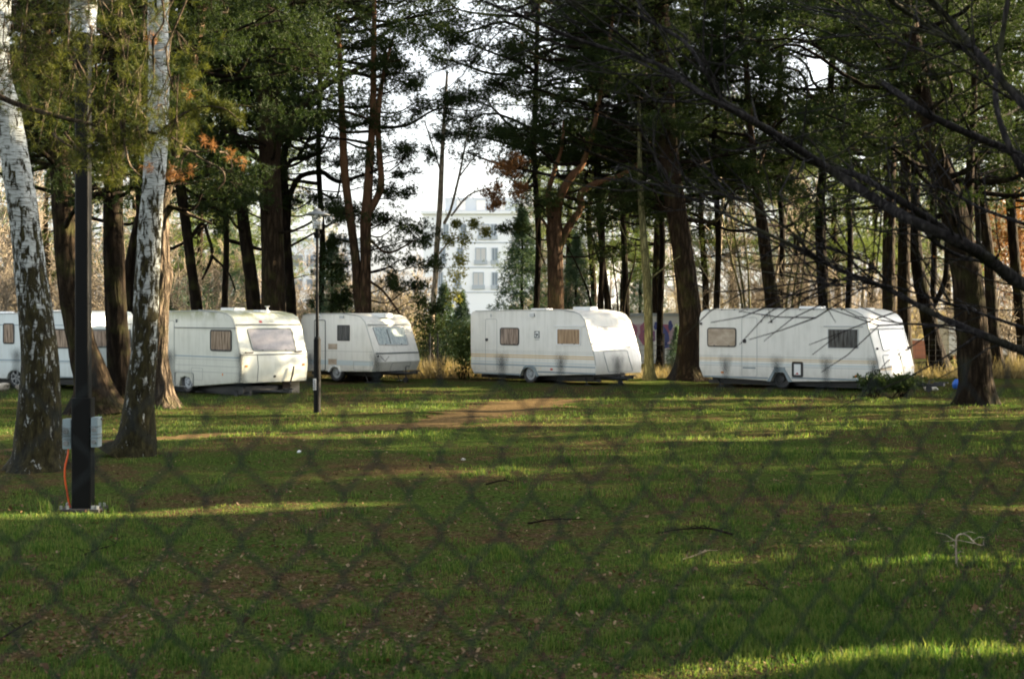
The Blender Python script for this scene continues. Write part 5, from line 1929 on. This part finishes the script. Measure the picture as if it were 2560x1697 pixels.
# ------------------------------------------------------------------ overhanging pine branch on the left
def overhang_left():
    d = 11.0
    rng = np.random.default_rng(9)
    org = np.array([-5.6, 11.6, 0.])
    root = empty('pine_tree', org)
    tagp(root, 'near pine at the left whose sunlit twigs hang over the birches', 'tree')
    g = Geo()
    SP, Sr = smooth_path([[-5.6, 11.6, -.05], [-5.5, 11.6, 3], [-5.7, 11.5, 7], [-5.6, 11.5, 11]], [.24, .19, .14, .04], 8)
    tube(g, SP, flare(SP, Sr), 30, .045)
    g.obj('trunk', M['pine_bark'], root, True, org)
    g = Geo()
    limb, lr = smooth_path([[-5.65, 11.5, 5.6], [-4.8, 11.2, 5.3], [-3.6, 11, 5.05], [-2.6, 11, 4.95], [-1.7, 10.9, 5.05]], [.06, .045, .034, .022, .012], 6)
    tube(g, limb, lr, 8)
    limb2, lr2 = smooth_path([[-5.65, 11.5, 4.6], [-4.7, 11.3, 4.35], [-3.9, 11.1, 3.95], [-3.2, 11, 3.75]], [.05, .035, .022, .012], 6)
    tube(g, limb2, lr2, 8)
    twigs = [[(290, -60), (296, 10), (294, 40), (296, 70), (268, 105), (250, 160)], [(296, 70), (303, 100), (312, 150), (330, 200)],
             [(310, -60), (318, 0), (332, 40), (342, 92)], [(382, 100), (384, 170), (384, 200), (372, 250), (330, 275)], [(348, 190), (350, 240), (352, 265)],
             [(415, 120), (420, 170), (432, 220), (440, 245)], [(130, 333), (165, 360), (205, 380), (228, 378)], [(160, 330), (178, 352), (200, 375)],
             [(370, 330), (420, 340), (455, 360), (500, 395), (548, 420), (562, 445), (541, 480)], [(300, 300), (320, 400), (340, 430), (355, 443)],
             [(455, 375), (500, 380), (530, 378)], [(548, 380), (568, 385), (580, 420), (560, 437)], [(400, 330), (450, 290), (500, 268), (560, 272), (602, 305)],
             [(240, 160), (238, 210), (212, 260)], [(228, 270), (218, 310), (232, 350)], [(470, 380), (455, 400), (450, 430)], [(555, 420), (562, 450), (548, 470)]]
    for t in twigs:
        w0 = rng.uniform(.008, .012)
        p = np.array([W(a + 0, b, d + rng.uniform(-.12, .12)) for a, b in t])
        P_, r_ = smooth_path(p, np.linspace(w0, .004, len(p)), 6)
        tube(g, P_, r_ * (1 + .25 * np.sin(np.arange(len(r_)) * 1.9)), 6)
    # feeders so that the twigs are carried by the limbs
    for t in [t for t in twigs if t[0][1] < 150]:
        p = W(t[0][0], t[0][1], d)
        L_ = limb if (p[2] > 3.9 or p[0] > -3.0) else limb2
        q = L_[np.argmin(np.linalg.norm(L_ - p, axis=1))]
        m_ = (p + q) / 2 + rng.normal(size=3) * .08
        P_, r_ = smooth_path([q, m_, p], [.012, .009, .008], 5)
        tube(g, P_, r_, 5)
    tuft, brown = [], []
    def spray(path, n, arr, sd=.035):
        P_, _ = smooth_path(np.array([W(a, b, d) for a, b in path]), np.ones(len(path)), 8)
        idx = rng.integers(0, len(P_), n)
        arr.append(P_[idx] + rng.normal(size=(n, 3)) * sd)
    spray([(450, 285), (500, 262), (560, 268), (602, 305)], 60, tuft, .03)
    spray([(400, 330), (440, 310), (480, 300), (520, 290)], 26, tuft, .045)
    spray([(470, 200), (490, 170), (505, 165)], 12, tuft, .04)
    for (a, b, n, sd) in ((235, 360, 10, .05), (285, 370, 16, .06), (255, 375, 14, .06), (285, 435, 20, .05), (180, 395, 9, .03), (340, 350, 12, .05), (372, 350, 9, .04), (395, 290, 16, .07),
                          (345, 280, 14, .07), (260, 290, 14, .07), (300, 240, 12, .09), (345, 200, 14, .08), (380, 170, 10, .06), (130, 365, 8, .05), (320, 130, 10, .09), (220, 410, 12, .07),
                          (440, 230, 10, .06), (440, 340, 12, .05), (310, 340, 14, .06), (420, 300, 12, .06), (200, 190, 12, .1), (160, 250, 12, .1), (230, 110, 12, .1), (360, 60, 12, .1), (280, 20, 14, .12),
                          (130, 180, 14, .14), (60, 230, 16, .14), (80, 120, 18, .16), (40, 40, 20, .18), (160, 60, 20, .18), (240, 30, 18, .15), (440, 120, 12, .12), (420, 40, 14, .12), (110, 300, 12, .12), (20, 160, 16, .15), (30, 200, 40, .16), (20, 90, 40, .18), (60, 150, 36, .16), (10, 20, 40, .2), (110, 80, 30, .18), (150, 140, 26, .14)):
        c = W(a, b, d + rng.uniform(-.25, .5))
        P_ = c + rng.normal(size=(int(n * 1.5), 3)) * [sd * 1.6, sd * 1.6, sd * 1.4]
        tuft.append(P_)
        P_ = P_[:14]
        q = c + np.array([rng.uniform(-.1, .1), rng.uniform(-.1, .1), rng.uniform(.25, .5)])
        tube(g, [q, (c + q) / 2 + rng.normal(size=3) * .03, c], [.006, .004, .003], 4)
        for e in P_[::2]:
            tube(g, [(c + q * .3 + c * -.3), (c + e) / 2, e], [.004, .003, .0025], 3)
    for (a, b) in ((515, 350), (530, 362), (578, 382), (606, 400), (365, 428), (420, 428), (450, 440), (460, 228), (430, 440), (385, 95), (475, 425)):
        brown.append(W(a, b, d) + rng.normal(size=(4, 3)) * .022)
    g.obj('twigs', M['pale_bark'], root, True, org)
    T1 = np.concatenate(tuft)
    V, T = blades(T1, 22, .07, .0055, .05, .012, rng)
    g = Geo(); g.add(V, None, T); g.obj('needles', M['needles_near'], root, False, org)
    V, T = blades(np.concatenate(brown), 16, .06, .0045, -.5, .008, rng)
    g = Geo(); g.add(V, None, T); g.obj('dead_needles', M['needles_brown'], root, False, org)
    # crown over the picture
    cr = Crown(.10, .012, 12); cr.sun = True
    for _ in range(34):
        a = rng.uniform(0, 2 * PI); q = rng.uniform(.5, 3.0); z = rng.uniform(5.6, 10.5)
        c = np.array([-5.6 + math.cos(a) * q, 11.5 + math.sin(a) * q, z])
        cr.pad(c, .9, .3, 120, root=lerp_path(SP, z - .5), r0=.03)
    cr.br.obj('branches', M['pine_bark'], root, True, org)
    cr.g.obj('crown', M['needles'], root, False, org)


overhang_left()


# ------------------------------------------------------------------ bare tree at the right, its branches cross the picture
def near_bare_tree():
    rng = np.random.default_rng(17)
    org = np.array([4.9, 7.6, 0.])
    root = empty('bare_tree', org)
    tagp(root, 'near leafless tree whose grey branches sweep in from the right edge', 'tree')
    g = Geo()
    SP, Sr = smooth_path([[4.9, 7.6, -.05], [4.85, 7.6, 1.4], [4.7, 7.5, 3.0], [4.9, 7.6, 5.0], [5.1, 7.7, 7.5]], [.2, .15, .13, .09, .03], 8)
    tube(g, SP, flare(SP, Sr), 24, .03)
    g.obj('trunk', M['grey_branch'], root, True, org)
    D = 7.0
    B = [  # (px, py, width px)
        ([(2760, 800, 50), (2560, 712, 42), (2470, 648, 38), (2410, 611, 36), (2280, 552, 31), (2183, 494, 29), (2072, 423, 26), (1955, 348, 25), (1858, 290, 22), (1760, 238, 15), (1641, 160, 13), (1457, 104, 11), (1330, 52, 9), (1202, 0, 7), (1120, -50, 5)], 0),
        ([(2397, 605, 27), (2340, 560, 25), (2280, 520, 22), (2215, 478, 20), (2150, 442, 18), (2072, 418, 16), (1990, 392, 12), (1930, 340, 9)], .15),
        ([(1905, 320, 13), (1850, 275, 12), (1799, 245, 12), (1760, 175, 12), (1707, 102, 11), (1610, 48, 9), (1534, 0, 8), (1470, -50, 6)], .1),
        ([(1760, 240, 9), (1700, 200, 9), (1630, 153, 9), (1549, 87, 8), (1432, 0, 6), (1380, -40, 4)], -.1),
        ([(2760, 470, 30), (2620, 430, 28), (2560, 397, 27), (2508, 371, 25), (2410, 330, 24), (2313, 283, 22), (2250, 238, 22), (2209, 210, 20)], .5),
        ([(2740, 420, 22), (2620, 330, 20), (2455, 145, 19), (2394, 71, 18), (2327, 0, 16), (2270, -60, 12)], -.3),
        ([(2640, 310, 18), (2520, 215, 15), (2430, 140, 14), (2362, 93, 13), (2240, 13, 11), (2180, -40, 8)], -.2),
        ([(2362, 93, 7), (2250, 60, 6), (2100, 20, 5), (1990, -30, 4)], -.2),
        ([(2530, 250, 8), (2400, 170, 6), (2300, 125, 5), (2180, 82, 4), (2090, 20, 3)], -.4),
        ([(2790, 960, 34), (2560, 878, 27), (2451, 835, 22), (2333, 784, 19), (2214, 720, 16), (2095, 673, 14), (1997, 621, 12), (1858, 558, 9), (1780, 520, 7), (1700, 487, 5), (1640, 470, 4)], .3),
        ([(2024, 633, 8), (1977, 578, 7), (1914, 538, 6), (1858, 499, 5), (1800, 488, 4), (1720, 480, 3)], .3),
        ([(2480, 660, 12), (2400, 640, 11), (2340, 610, 10), (2300, 570, 7), (2240, 550, 5)], .1),
        ([(2230, 720, 9), (2150, 700, 8), (2080, 700, 7), (2030, 690, 5), (1960, 680, 4)], .2),
        ([(2214, 700, 9), (2170, 660, 8), (2090, 625, 7), (2030, 610, 5), (1960, 580, 3)], .4),
        ([(2560, 560, 12), (2450, 520, 10), (2350, 470, 8), (2230, 455, 7), (2130, 430, 5)], .6),
        ([(2560, 820, 12), (2440, 780, 9), (2330, 745, 8), (2200, 710, 6), (2110, 715, 4), (2010, 700, 3)], .7),
        ([(2520, 0, 16), (2500, 130, 18), (2490, 260, 18), (2540, 400, 20), (2620, 520, 24)], .8),
        ([(1893, 310, 7), (1880, 250, 6), (1870, 215, 5), (1885, 190, 3)], 0),
        ([(1707, 102, 5), (1728, 65, 4), (1722, 0, 3)], .1),
        ([(1540, 80, 4), (1552, 35, 3)], .1),
        ([(2066, 420, 7), (2050, 380, 5), (2000, 330, 3)], 0),
        ([(1641, 255, 6), (1700, 255, 7), (1780, 245, 7)], 0),
        ([(1641, 255, 6), (1590, 215, 5), (1530, 180, 4), (1440, 150, 3)], 0),
        ([(1610, 200, 4), (1640, 183, 3)], 0),
        ([(1560, 440, 3), (1640, 480, 4), (1720, 495, 4), (1858, 515, 4)], .3),
    ]
    ends = []
    for pts, off in B:
        p = np.array([W(a, b, D + off + .25 * math.sin(i * 1.3 + off * 9)) for i, (a, b, w) in enumerate(pts)])
        r_ = [max(.0032, w * .86 / F * D / 2) for a, b, w in pts]
        P_, rr_ = smooth_path(p, r_, 5)
        rr_ = rr_ * (1 + .10 * np.sin(np.arange(len(rr_)) * 2.1))
        tube(g2, P_, rr_, 9)
        ends.append((P_, rr_))
    for P_, rr_ in ends[:16]:
        L_ = len(P_)
        for _ in range(int(L_ * .55)):
            i = rng.integers(1, L_ - 1)
            t = P_[i] - P_[i - 1] if rng.random() < .8 else P_[i - 1] - P_[i]
            if t[0] > 0: t = -t
            t = t / np.linalg.norm(t)
            dr = t + rng.normal(size=3) * .42 + np.array([0, 0, rng.uniform(-.2, .5)])
            dr /= np.linalg.norm(dr)
            ln = rng.uniform(.25, .95)
            q = [P_[i]]
            for s in range(4):
                dr = dr + rng.normal(size=3) * .14; dr /= np.linalg.norm(dr)
                q.append(q[-1] + dr * ln / 4)
                if s == 1 and rng.random() < .7:
                    e = dr + rng.normal(size=3) * .5; e /= np.linalg.norm(e)
                    tube(g2, [q[-1], q[-1] + e * ln * .25 + rng.normal(size=3) * .02, q[-1] + e * ln * .5], [.0035, .003, .002], 4)
            tube(g2, q, [min(.007, rr_[i] * .6)] + [.0045, .004, .003, .0022], 5)
    # join the sweeps to the trunk
    for i in (0, 4, 5, 9):
        e = ends[i][0][0]
        b = lerp_path(SP, e[2] - .5)
        P_, rr_ = smooth_path([b, (b + e) / 2 + [0, 0, .1], e], [ends[i][1][0] * 1.5, ends[i][1][0] * 1.2, ends[i][1][0]], 5)
        tube(g2, P_, rr_, 9)
    g2.obj('branches', M['grey_branch'], root, True, org)


g2 = Geo()
near_bare_tree()


# ------------------------------------------------------------------ white apartment building and low structures behind
def building():
    d = 170.0
    def X(px): return (px - CX) / F * d
    def Z(py): return CH - (py - HY) / F * d
    M['render_white'] = mat('white_render', (.90, .93, .96), .7)
    M['render_grey'] = mat('grey_attic', (.42, .47, .52), .6)
    M['glass_dark'] = mat('far_glass', (.24, .29, .34), .25)
    M['blind'] = mat('far_blind', (.58, .58, .57), .6)
    org = (X(1210), d, 0)
    root = empty('apartment_building', org)
    tagp(root, 'white apartment building seen through the gap in the pines', 'building')
    def add(name, m, boxes, parent=None, origin=org):
        bm = bmesh.new()
        for b in boxes:
            box(bm, b[0] - origin[0], b[1] - origin[0], b[2] - origin[1], b[3] - origin[1], b[4], b[5])
        return bm_obj(name, bm, M[m], parent or root)
    x0, x1 = X(1058), X(1460)
    zt = Z(535)
    add('wall', 'render_white', [(x0, x1, d, d + 14, 1.2, zt)])
    add('ground_floor', 'stone', [(X(1190), x1 - .3, d + 1.2, d + 13, 0, 1.2), (x0, X(1120), d + .8, d + 13, 0, 1.2)])
    add('cornice', 'render_white', [(x0 - .3, x1 + .3, d - .35, d + 14.3, zt, zt + .35)])
    add('attic', 'render_grey', [(X(1110), X(1400), d + 2.5, d + 12, zt + .35, Z(490))])
    rowsz = [(Z(598), Z(560)), (Z(660), Z(619)), (Z(722), Z(680)), (Z(560 + 186), Z(560 + 166))]
    rng = random.Random(4)
    for r_i, (za, zb_) in enumerate(rowsz[:3]):
        off = (0, -8, -14)[r_i]
        for px, w in ((1108, 14), (1150, 16), (1196, 28), (1226, 16), (1290, 26), (1330, 14), (1390, 26), (1425, 14)):
            px += off if px < 1215 else (3 if r_i else 0)
            a, b = X(px), X(px + w)
            f = add('window', 'render_grey', [(a, a + .12, d - .08, d, za, zb_), (b - .12, b, d - .08, d, za, zb_), (a + .12, b - .12, d - .08, d, za, za + .12), (a + .12, b - .12, d - .08, d, zb_ - .12, zb_), ((a + b) / 2 - .05, (a + b) / 2 + .05, d - .08, d, za + .12, zb_ - .12)])
            add('pane', 'blind' if w > 20 else 'glass_dark', [(a + .12, b - .12, d - .04, d + .01, za + .12, zb_ - .12)], f)
            if r_i < 2 or px < 1240:
                add('balcony_rail', 'render_grey', [(a - .1, b + .1, d - .16, d - .1, za - .05, za + .45)], f)
    for z_ in (Z(608), Z(670), Z(732)):
        add('floor_band', 'render_grey', [(x0, x1, d - .05, d, z_, z_ + .12)])
    for px in (1140, 1190, 1240, 1300): add('attic_window', 'blind', [(X(px), X(px + 22), d + 2.42, d + 2.5, zt + .6, Z(497))])
    # second block to the left
    org2 = (X(780), d + 8, 0)
    root2 = empty('apartment_building', org2)
    tagp(root2, 'pale blue apartment block glimpsed behind the slim lamp post', 'building')
    root_keep = root
    bm = bmesh.new(); box(bm, X(690) - org2[0], X(885) - org2[0], 0, 12, 0, 11.5); bm_obj('wall', bm, M['render_white'], root2)
    for zz in (2.2, 5.2, 8.2):
        for px in (705, 742, 785, 825):
            a = X(px) - org2[0]
            bm = bmesh.new(); box(bm, a, a + 1.3, -.06, 0, zz, zz + 1.5); w_ = bm_obj('window', bm, M['render_grey'], root2)
            bm = bmesh.new(); box(bm, a + .12, a + 1.18, -.09, -.058, zz + .12, zz + 1.38); bm_obj('pane', bm, M['glass_dark'], w_)
    bm = bmesh.new(); box(bm, X(690) - org2[0] - .2, X(885) - org2[0] + .2, -.2, 12.2, 11.5, 11.8); bm_obj('roof', bm, M['render_grey'], root2)
    # third block on the right, barely seen
    d3 = 185.0
    org3 = ((1720 - CX) / F * d3, d3, 0)
    root3 = empty('apartment_building', org3)
    tagp(root3, 'pale building glimpsed between the stems over the right caravan', 'building')
    bm = bmesh.new(); box(bm, -13, 15, 0, 10, 0, 9.5); bm_obj('wall', bm, M['render_white'], root3)
    for zz in (1.5, 4.5):
        for a in (-11, -7, -3, 1, 5, 9, 12):
            bm = bmesh.new(); box(bm, a, a + 1.4, -.06, 0, zz, zz + 1.5); w_ = bm_obj('window', bm, M['render_grey'], root3)
            bm = bmesh.new(); box(bm, a + .1, a + 1.3, -.09, -.058, zz + .1, zz + 1.4); bm_obj('pane', bm, M['glass_dark'], w_)
    bm = bmesh.new(); box(bm, -13.3, 15.3, -.2, 10.2, 9.5, 9.9); bm_obj('roof', bm, M['render_grey'], root3)


building()


def low_things():
    # long low sunlit wall behind the left caravans
    M['pink_wall'] = white_paint('pinkish_render', (.56, .44, .36), (.35, .27, .2))
    d = 92.0
    x0, x1 = (-250 - CX) / F * d, (1010 - CX) / F * d
    root = empty('garden_wall', ((x0 + x1) / 2, d, 0)); tagp(root, 'long low pinkish wall seen just over the left caravan roofs', 'wall')
    h = (x1 - x0) / 2
    bm = bmesh.new(); box(bm, -h, h, 0, .3, 0, 2.45); bm_obj('wall_body', bm, M['pink_wall'], root)
    bm = bmesh.new(); box(bm, -h, h, -.06, .36, 2.45, 2.58); bm_obj('coping', bm, M['stone'], root)
    # painted wall
    d = 66.0
    X = lambda px: (px - CX) / F * d
    Z = lambda py: CH - (py - HY) / F * d
    root = empty('painted_wall', (X(1630), d, 0)); tagp(root, 'low wall with pink and blue graffiti right of the middle caravan', 'wall')
    bm = bmesh.new(); box(bm, X(1560) - X(1630), X(1740) - X(1630), 0, .3, 0, Z(790)); bm_obj('wall_body', bm, M['render_white'], root)
    bm = bmesh.new(); box(bm, X(1555) - X(1630), X(1745) - X(1630), -.15, 1.6, Z(790), Z(783)); bm_obj('coping', bm, M['render_grey'], root)
    cols = {'graffiti_pink': (.55, .22, .36), 'graffiti_blue': (.12, .15, .45), 'graffiti_violet': (.30, .14, .36), 'graffiti_pale': (.70, .55, .66)}
    for k_, c_ in cols.items(): M[k_] = mat(k_, c_, .7)
    rng = random.Random(8)
    def blob(cx, cz, rx, rz, n=11):
        return [(cx + math.cos(2 * PI * i / n) * rx * rng.uniform(.55, 1.2), cz + math.sin(2 * PI * i / n) * rz * rng.uniform(.55, 1.2)) for i in range(n)]
    FM = Matrix(((1, 0, 0, 0), (0, 0, -1, 0), (0, 1, 0, 0), (0, 0, 0, 1)))
    h0 = 0
    for k_, lst in (('graffiti_pale', [(-.4, 1.5, .7, .5), (.9, 1.2, .6, .5)]), ('graffiti_pink', [(-.25, 1.35, .45, .55), (.55, 1.6, .35, .35), (1.3, 1.3, .25, .3), (-1.0, 1.5, .3, .4)]),
                    ('graffiti_blue', [(.55, 1.3, .30, .5), (.2, 1.75, .12, .22), (.85, 1.75, .12, .25), (-1.0, 1.3, .22, .5), (.6, .85, .3, .15)]), ('graffiti_violet', [(-.1, 1.0, .12, .25), (1.1, 1.05, .15, .2)])):
        bm = bmesh.new()
        for q in lst: prism(bm, FM, blob(*q), -.01, .004 + h0)
        h0 += .004
        bm_obj('graffiti', bm, M[k_], root)
    bm = bmesh.new()   # the letters 'TJ' sprayed in violet
    prism(bm, FM, [(-.42, 1.52), (-.05, 1.52), (-.05, 1.44), (-.42, 1.44)], -.01, .024); prism(bm, FM, [(-.27, 1.44), (-.2, 1.44), (-.2, 1.02), (-.27, 1.02)], -.01, .024)
    prism(bm, FM, [(.06, 1.52), (.13, 1.52), (.13, 1.05), (-.05, 1.02), (-.07, 1.15), (.06, 1.14)], -.01, .024)
    bm_obj('graffiti_letters', bm, M['graffiti_violet'], root)
    # small shelter
    d = 80.0
    root = empty('shelter', ((1098 - CX) / F * d, d, 0)); tagp(root, 'small hut with white panels and red frame left of the middle caravan', 'hut')
    M['red_frame'] = mat('faded_red_frame', (.42, .12, .07), .6)
    bm = bmesh.new(); box(bm, -.42, .42, 0, 1.6, .1, 1.35); bm_obj('panel', bm, M['whiteplastic'], root)
    bm = bmesh.new()
    for a in (-.46, .38): box(bm, a, a + .08, -.05, .02, 0, 1.45)
    box(bm, -.38, .38, -.04, -.002, .62, .68)
    bm_obj('frame', bm, M['red_frame'], root)
    bm = bmesh.new(); box(bm, -.6, .6, -.2, 1.8, 1.45, 1.55); bm_obj('roof', bm, M['red_frame'], root)
    # wire fence behind the caravans
    d = 53.0
    root = empty('wire_fence', (0, d, 0)); tagp(root, 'thin dark wire fence with posts behind the caravans', 'fence')
    for px in list(range(-90, 2700, 195)) + [1099]:
        bm = bmesh.new(); x = (px - 5 - CX) / F * d; cyl(bm, (x, 0, .78), .03, 1.6, n=8); bm_obj('post', bm, M['dark_metal'], root)
    g = Geo()
    xl, xr = (-110 - CX) / F * d, (2720 - CX) / F * d
    for z in np.arange(.15, 1.5, .2):
        tube(g, [[xl, -.035, z], [xr, -.035, z]], .006, 3)
    for x in np.arange(xl, xr, .25):
        tube(g, [[x, -.035, .1], [x, -.035, 1.5]], .004, 3)
    g.obj('wires', M['dark_metal'], root)
    # globe lamp at the right edge
    d = 62.0
    X = lambda px: (px - CX) / F * d
    root = empty('globe_lamp', (X(2526), d, 0)); tagp(root, 'white globe lamp on a thin post at the right edge', 'lamp post')
    bm = bmesh.new(); cyl(bm, (0, 0, 1.45), .035, 2.9, n=10); bm_obj('pole', bm, M['alu'], root)
    bm = bmesh.new(); bmesh.ops.create_uvsphere(bm, u_segments=20, v_segments=12, radius=.24, matrix=Matrix.Translation((0, 0, 3.15))); bm_obj('globe', bm, M['whiteplastic'], root, True)
    bm = bmesh.new(); cyl(bm, (0, 0, 2.92), .09, .06, n=14); bm_obj('collar', bm, M['dark_metal'], root)
    # white van parked far right
    root = empty('white_van', (X(2535) + .6, d + 6, 0), .15); tagp(root, 'white van glimpsed beneath the globe lamp at the right edge', 'van')
    bm = bmesh.new()
    pr = [(-2.2, .35), (-2.2, 1.9), (-2.05, 2.05), (1.0, 2.05), (1.45, 1.25), (2.2, 1.1), (2.3, .4)]
    fs = prism(bm, Matrix(((1, 0, 0, 0), (0, 0, 1, 0), (0, 1, 0, 0), (0, 0, 0, 1))), pr, -.9, .9)
    bmesh.ops.bevel(bm, geom=list(fs[0].edges) + list(fs[1].edges), offset=.08, segments=3, affect='EDGES')
    bm_obj('body', bm, M['whiteplastic'], root)
    for x in (-1.4, 1.45):
        for y in (-.85, .85):
            bm = bmesh.new(); cyl(bm, (x, y, .33), .33, .2, 'y', 20); bm_obj('wheel', bm, M['rubber'], root)
    bm = bmesh.new(); prism(bm, Matrix(((1, 0, 0, 0), (0, 0, -1, 0), (0, 1, 0, 0), (0, 0, 0, 1))), [(.2, 1.3), (1.2, 1.3), (.95, 1.85), (.2, 1.85)], .895, .91); bm_obj('window', bm, M['pane_dark'], root)
    # blue road sign
    d = 70.0
    X = lambda px: (px - CX) / F * d
    root = empty('road_sign', (X(2360), d, 0)); tagp(root, 'small blue sign on a pale post right of the slanting pine', 'sign')
    bm = bmesh.new(); cyl(bm, (0, 0, .9), .06, 1.9, n=10); bm_obj('post', bm, M['whiteplastic'], root)
    M['sign_blue'] = mat('sign_blue', (.04, .09, .42), .4)
    bm = bmesh.new(); box(bm, -.42, -.08, -.05, -.02, 1.35, 1.75); bm_obj('plate', bm, M['sign_blue'], root)
    # reddish low roof / tiles heap
    root = empty('brick_wall', (X(2390), d + 3, 0)); tagp(root, 'low reddish brick wall seen between the trunks at the right', 'wall')
    M['brick'] = mat('brick_red', (.42, .17, .10), .8)
    bm = bmesh.new(); box(bm, -3.2, 2.2, 0, .3, 0, .95); bm_obj('wall_body', bm, M['brick'], root)
    bm = bmesh.new(); box(bm, -3.2, 2.2, -.05, .35, .95, 1.02); bm_obj('coping', bm, M['whiteplastic'], root)


low_things()


# ------------------------------------------------------------------ small things on the ground
def rock(label, px, py, s, mt='stone', name='stone', cat='stone', d=None, squash=.7):
    p = G(px, py)
    bm = bmesh.new()
    bmesh.ops.create_icosphere(bm, subdivisions=2, radius=s)
    for v in bm.verts:
        v.co *= 1 + .22 * math.sin(v.co.x * 31 / s * .1 + px) * math.sin(v.co.z * 37 / s * .1 + py) + random.uniform(-.06, .06)
        v.co.z = v.co.z * squash + s * .45
    o = bm_obj(name, bm, M[mt], None)
    o.location = tuple(p); o.rotation_euler = (0, 0, random.uniform(0, 6))
    tagp(o, label, cat)


def block(label, px, py, sx, sy, sz, rz, mt='stone'):
    p = G(px, py)
    bm = bmesh.new(); fs = box(bm, -sx / 2, sx / 2, -sy / 2, sy / 2, -.02, sz)
    bmesh.ops.bevel(bm, geom=bm.edges[:], offset=.012, segments=2, affect='EDGES')
    o = bm_obj('concrete_block', bm, M[mt], None); o.location = tuple(p); o.rotation_euler = (0, 0, rz)
    tagp(o, label, 'block')


block('pale concrete block under the drawbar of the cream caravan', 736, 982, .26, .22, .36, .3)
M['wood_dark'] = mat('dark_wood', (.05, .035, .025), .8)
block('dark wooden block beside the pale block under the cream caravan', 715, 984, .22, .22, .34, .2, 'wood_dark')
rock('pale stone on the grass right of the right caravan nose', 2322, 974, .16, 'cover_white')
rock('smaller pale stone by the drawbar of the right caravan', 2336, 974, .10, 'cover_white')
rock('pale rock near the alloy wheel of the far left caravan', 52, 974, .16)
rock('mossy rock at the left edge under the far left caravan', 8, 976, .2)
rock('white pebble on the lawn left of the photo centre', 748, 1134, .035, 'whiteplastic', 'pebble', 'pebble')
rock('cream pebble on the lawn near the photo centre', 1158, 1146, .035, 'cover_white', 'pebble', 'pebble')
M['tarp_blue'] = mat('blue_plastic', (.03, .14, .60), .35)


def blue_bag():
    p = G(2392, 975)
    bm = bmesh.new(); bmesh.ops.create_icosphere(bm, subdivisions=3, radius=.14)
    for v in bm.verts:
        a = math.sin(v.co.x * 23) * math.sin(v.co.y * 31 + v.co.z * 27)
        v.co *= 1 + .16 * a
        if v.co.z > .08: v.co.x *= .7; v.co.y *= .7; v.co.z *= 1.2
        v.co.z += .15
    o = bm_obj('plastic_bag', bm, M['tarp_blue'], None, True); o.location = tuple(p)
    tagp(o, 'crumpled blue plastic bag beside the huge furrowed pine', 'bag')


blue_bag()


def stick(label, pts, r, seed=0, name='fallen_branch', m='pine_bark'):
    rng = np.random.default_rng(seed)
    p = np.array([G(a, b, h) for a, b, h in pts])
    P_, r_ = smooth_path(p, np.linspace(r, r * .4, len(p)), 6)
    org = P_[0].copy()
    g = Geo(); tube(g, P_, r_, 7)
    for i in range(len(P_) // 3):
        q = P_[rng.integers(2, len(P_) - 1)]
        e = q + rng.normal(size=3) * [.11, .09, .03] + [0, 0, .03]
        tube(g, [q, (q + e) / 2 + [0, 0, .02], e], [r * .4, r * .3, r * .2], 5)
    o = g.obj(name, M[m], None, True, org); o.location = tuple(org)
    tagp(o, label, 'branch')


stick('forked fallen branch lying in the grass right of the photo centre', [(1830, 1345, .03), (1770, 1334, .05), (1700, 1332, .03), (1640, 1338, .02)], .014, 1)
stick('short pale fallen branch pointing left below the forked one', [(1765, 1382, .04), (1735, 1390, .03), (1705, 1395, .02)], .011, 2, m='tan_bark')
stick('dead broken stalk standing in the sunlit grass at the lower right', [(2392, 1425, .0), (2390, 1424, .16), (2393, 1423, .27), (2415, 1424, .29), (2440, 1426, .22), (2462, 1424, .20)], .011, 3, 'dead_stalk', 'tan_bark')
stick('thin bent twig standing in the grass below the lamp post', [(665, 1334, .16), (680, 1350, .12), (690, 1375, .02)], .005, 4)
stick('thin fallen branch lying in shade near the left edge', [(200, 1405, .01), (250, 1390, .03), (290, 1375, .04), (292, 1350, .12)], .009, 5)
stick('dark fallen branch on bare soil in the middle of the lawn', [(1320, 1310, .02), (1380, 1304, .03), (1470, 1302, .02)], .012, 6)
stick('dark twig at the lower left corner of the lawn', [(-20, 1615, .02), (40, 1580, .03), (80, 1560, .02)], .012, 7)
stick('thin twig near the lower right of the lawn', [(1895, 1440, .02), (1915, 1462, .03), (1940, 1472, .02)], .008, 8)
stick('dead branch on the grass beside the path in the middle distance', [(1215, 1225, .02), (1260, 1222, .05), (1290, 1226, .02)], .012, 9)
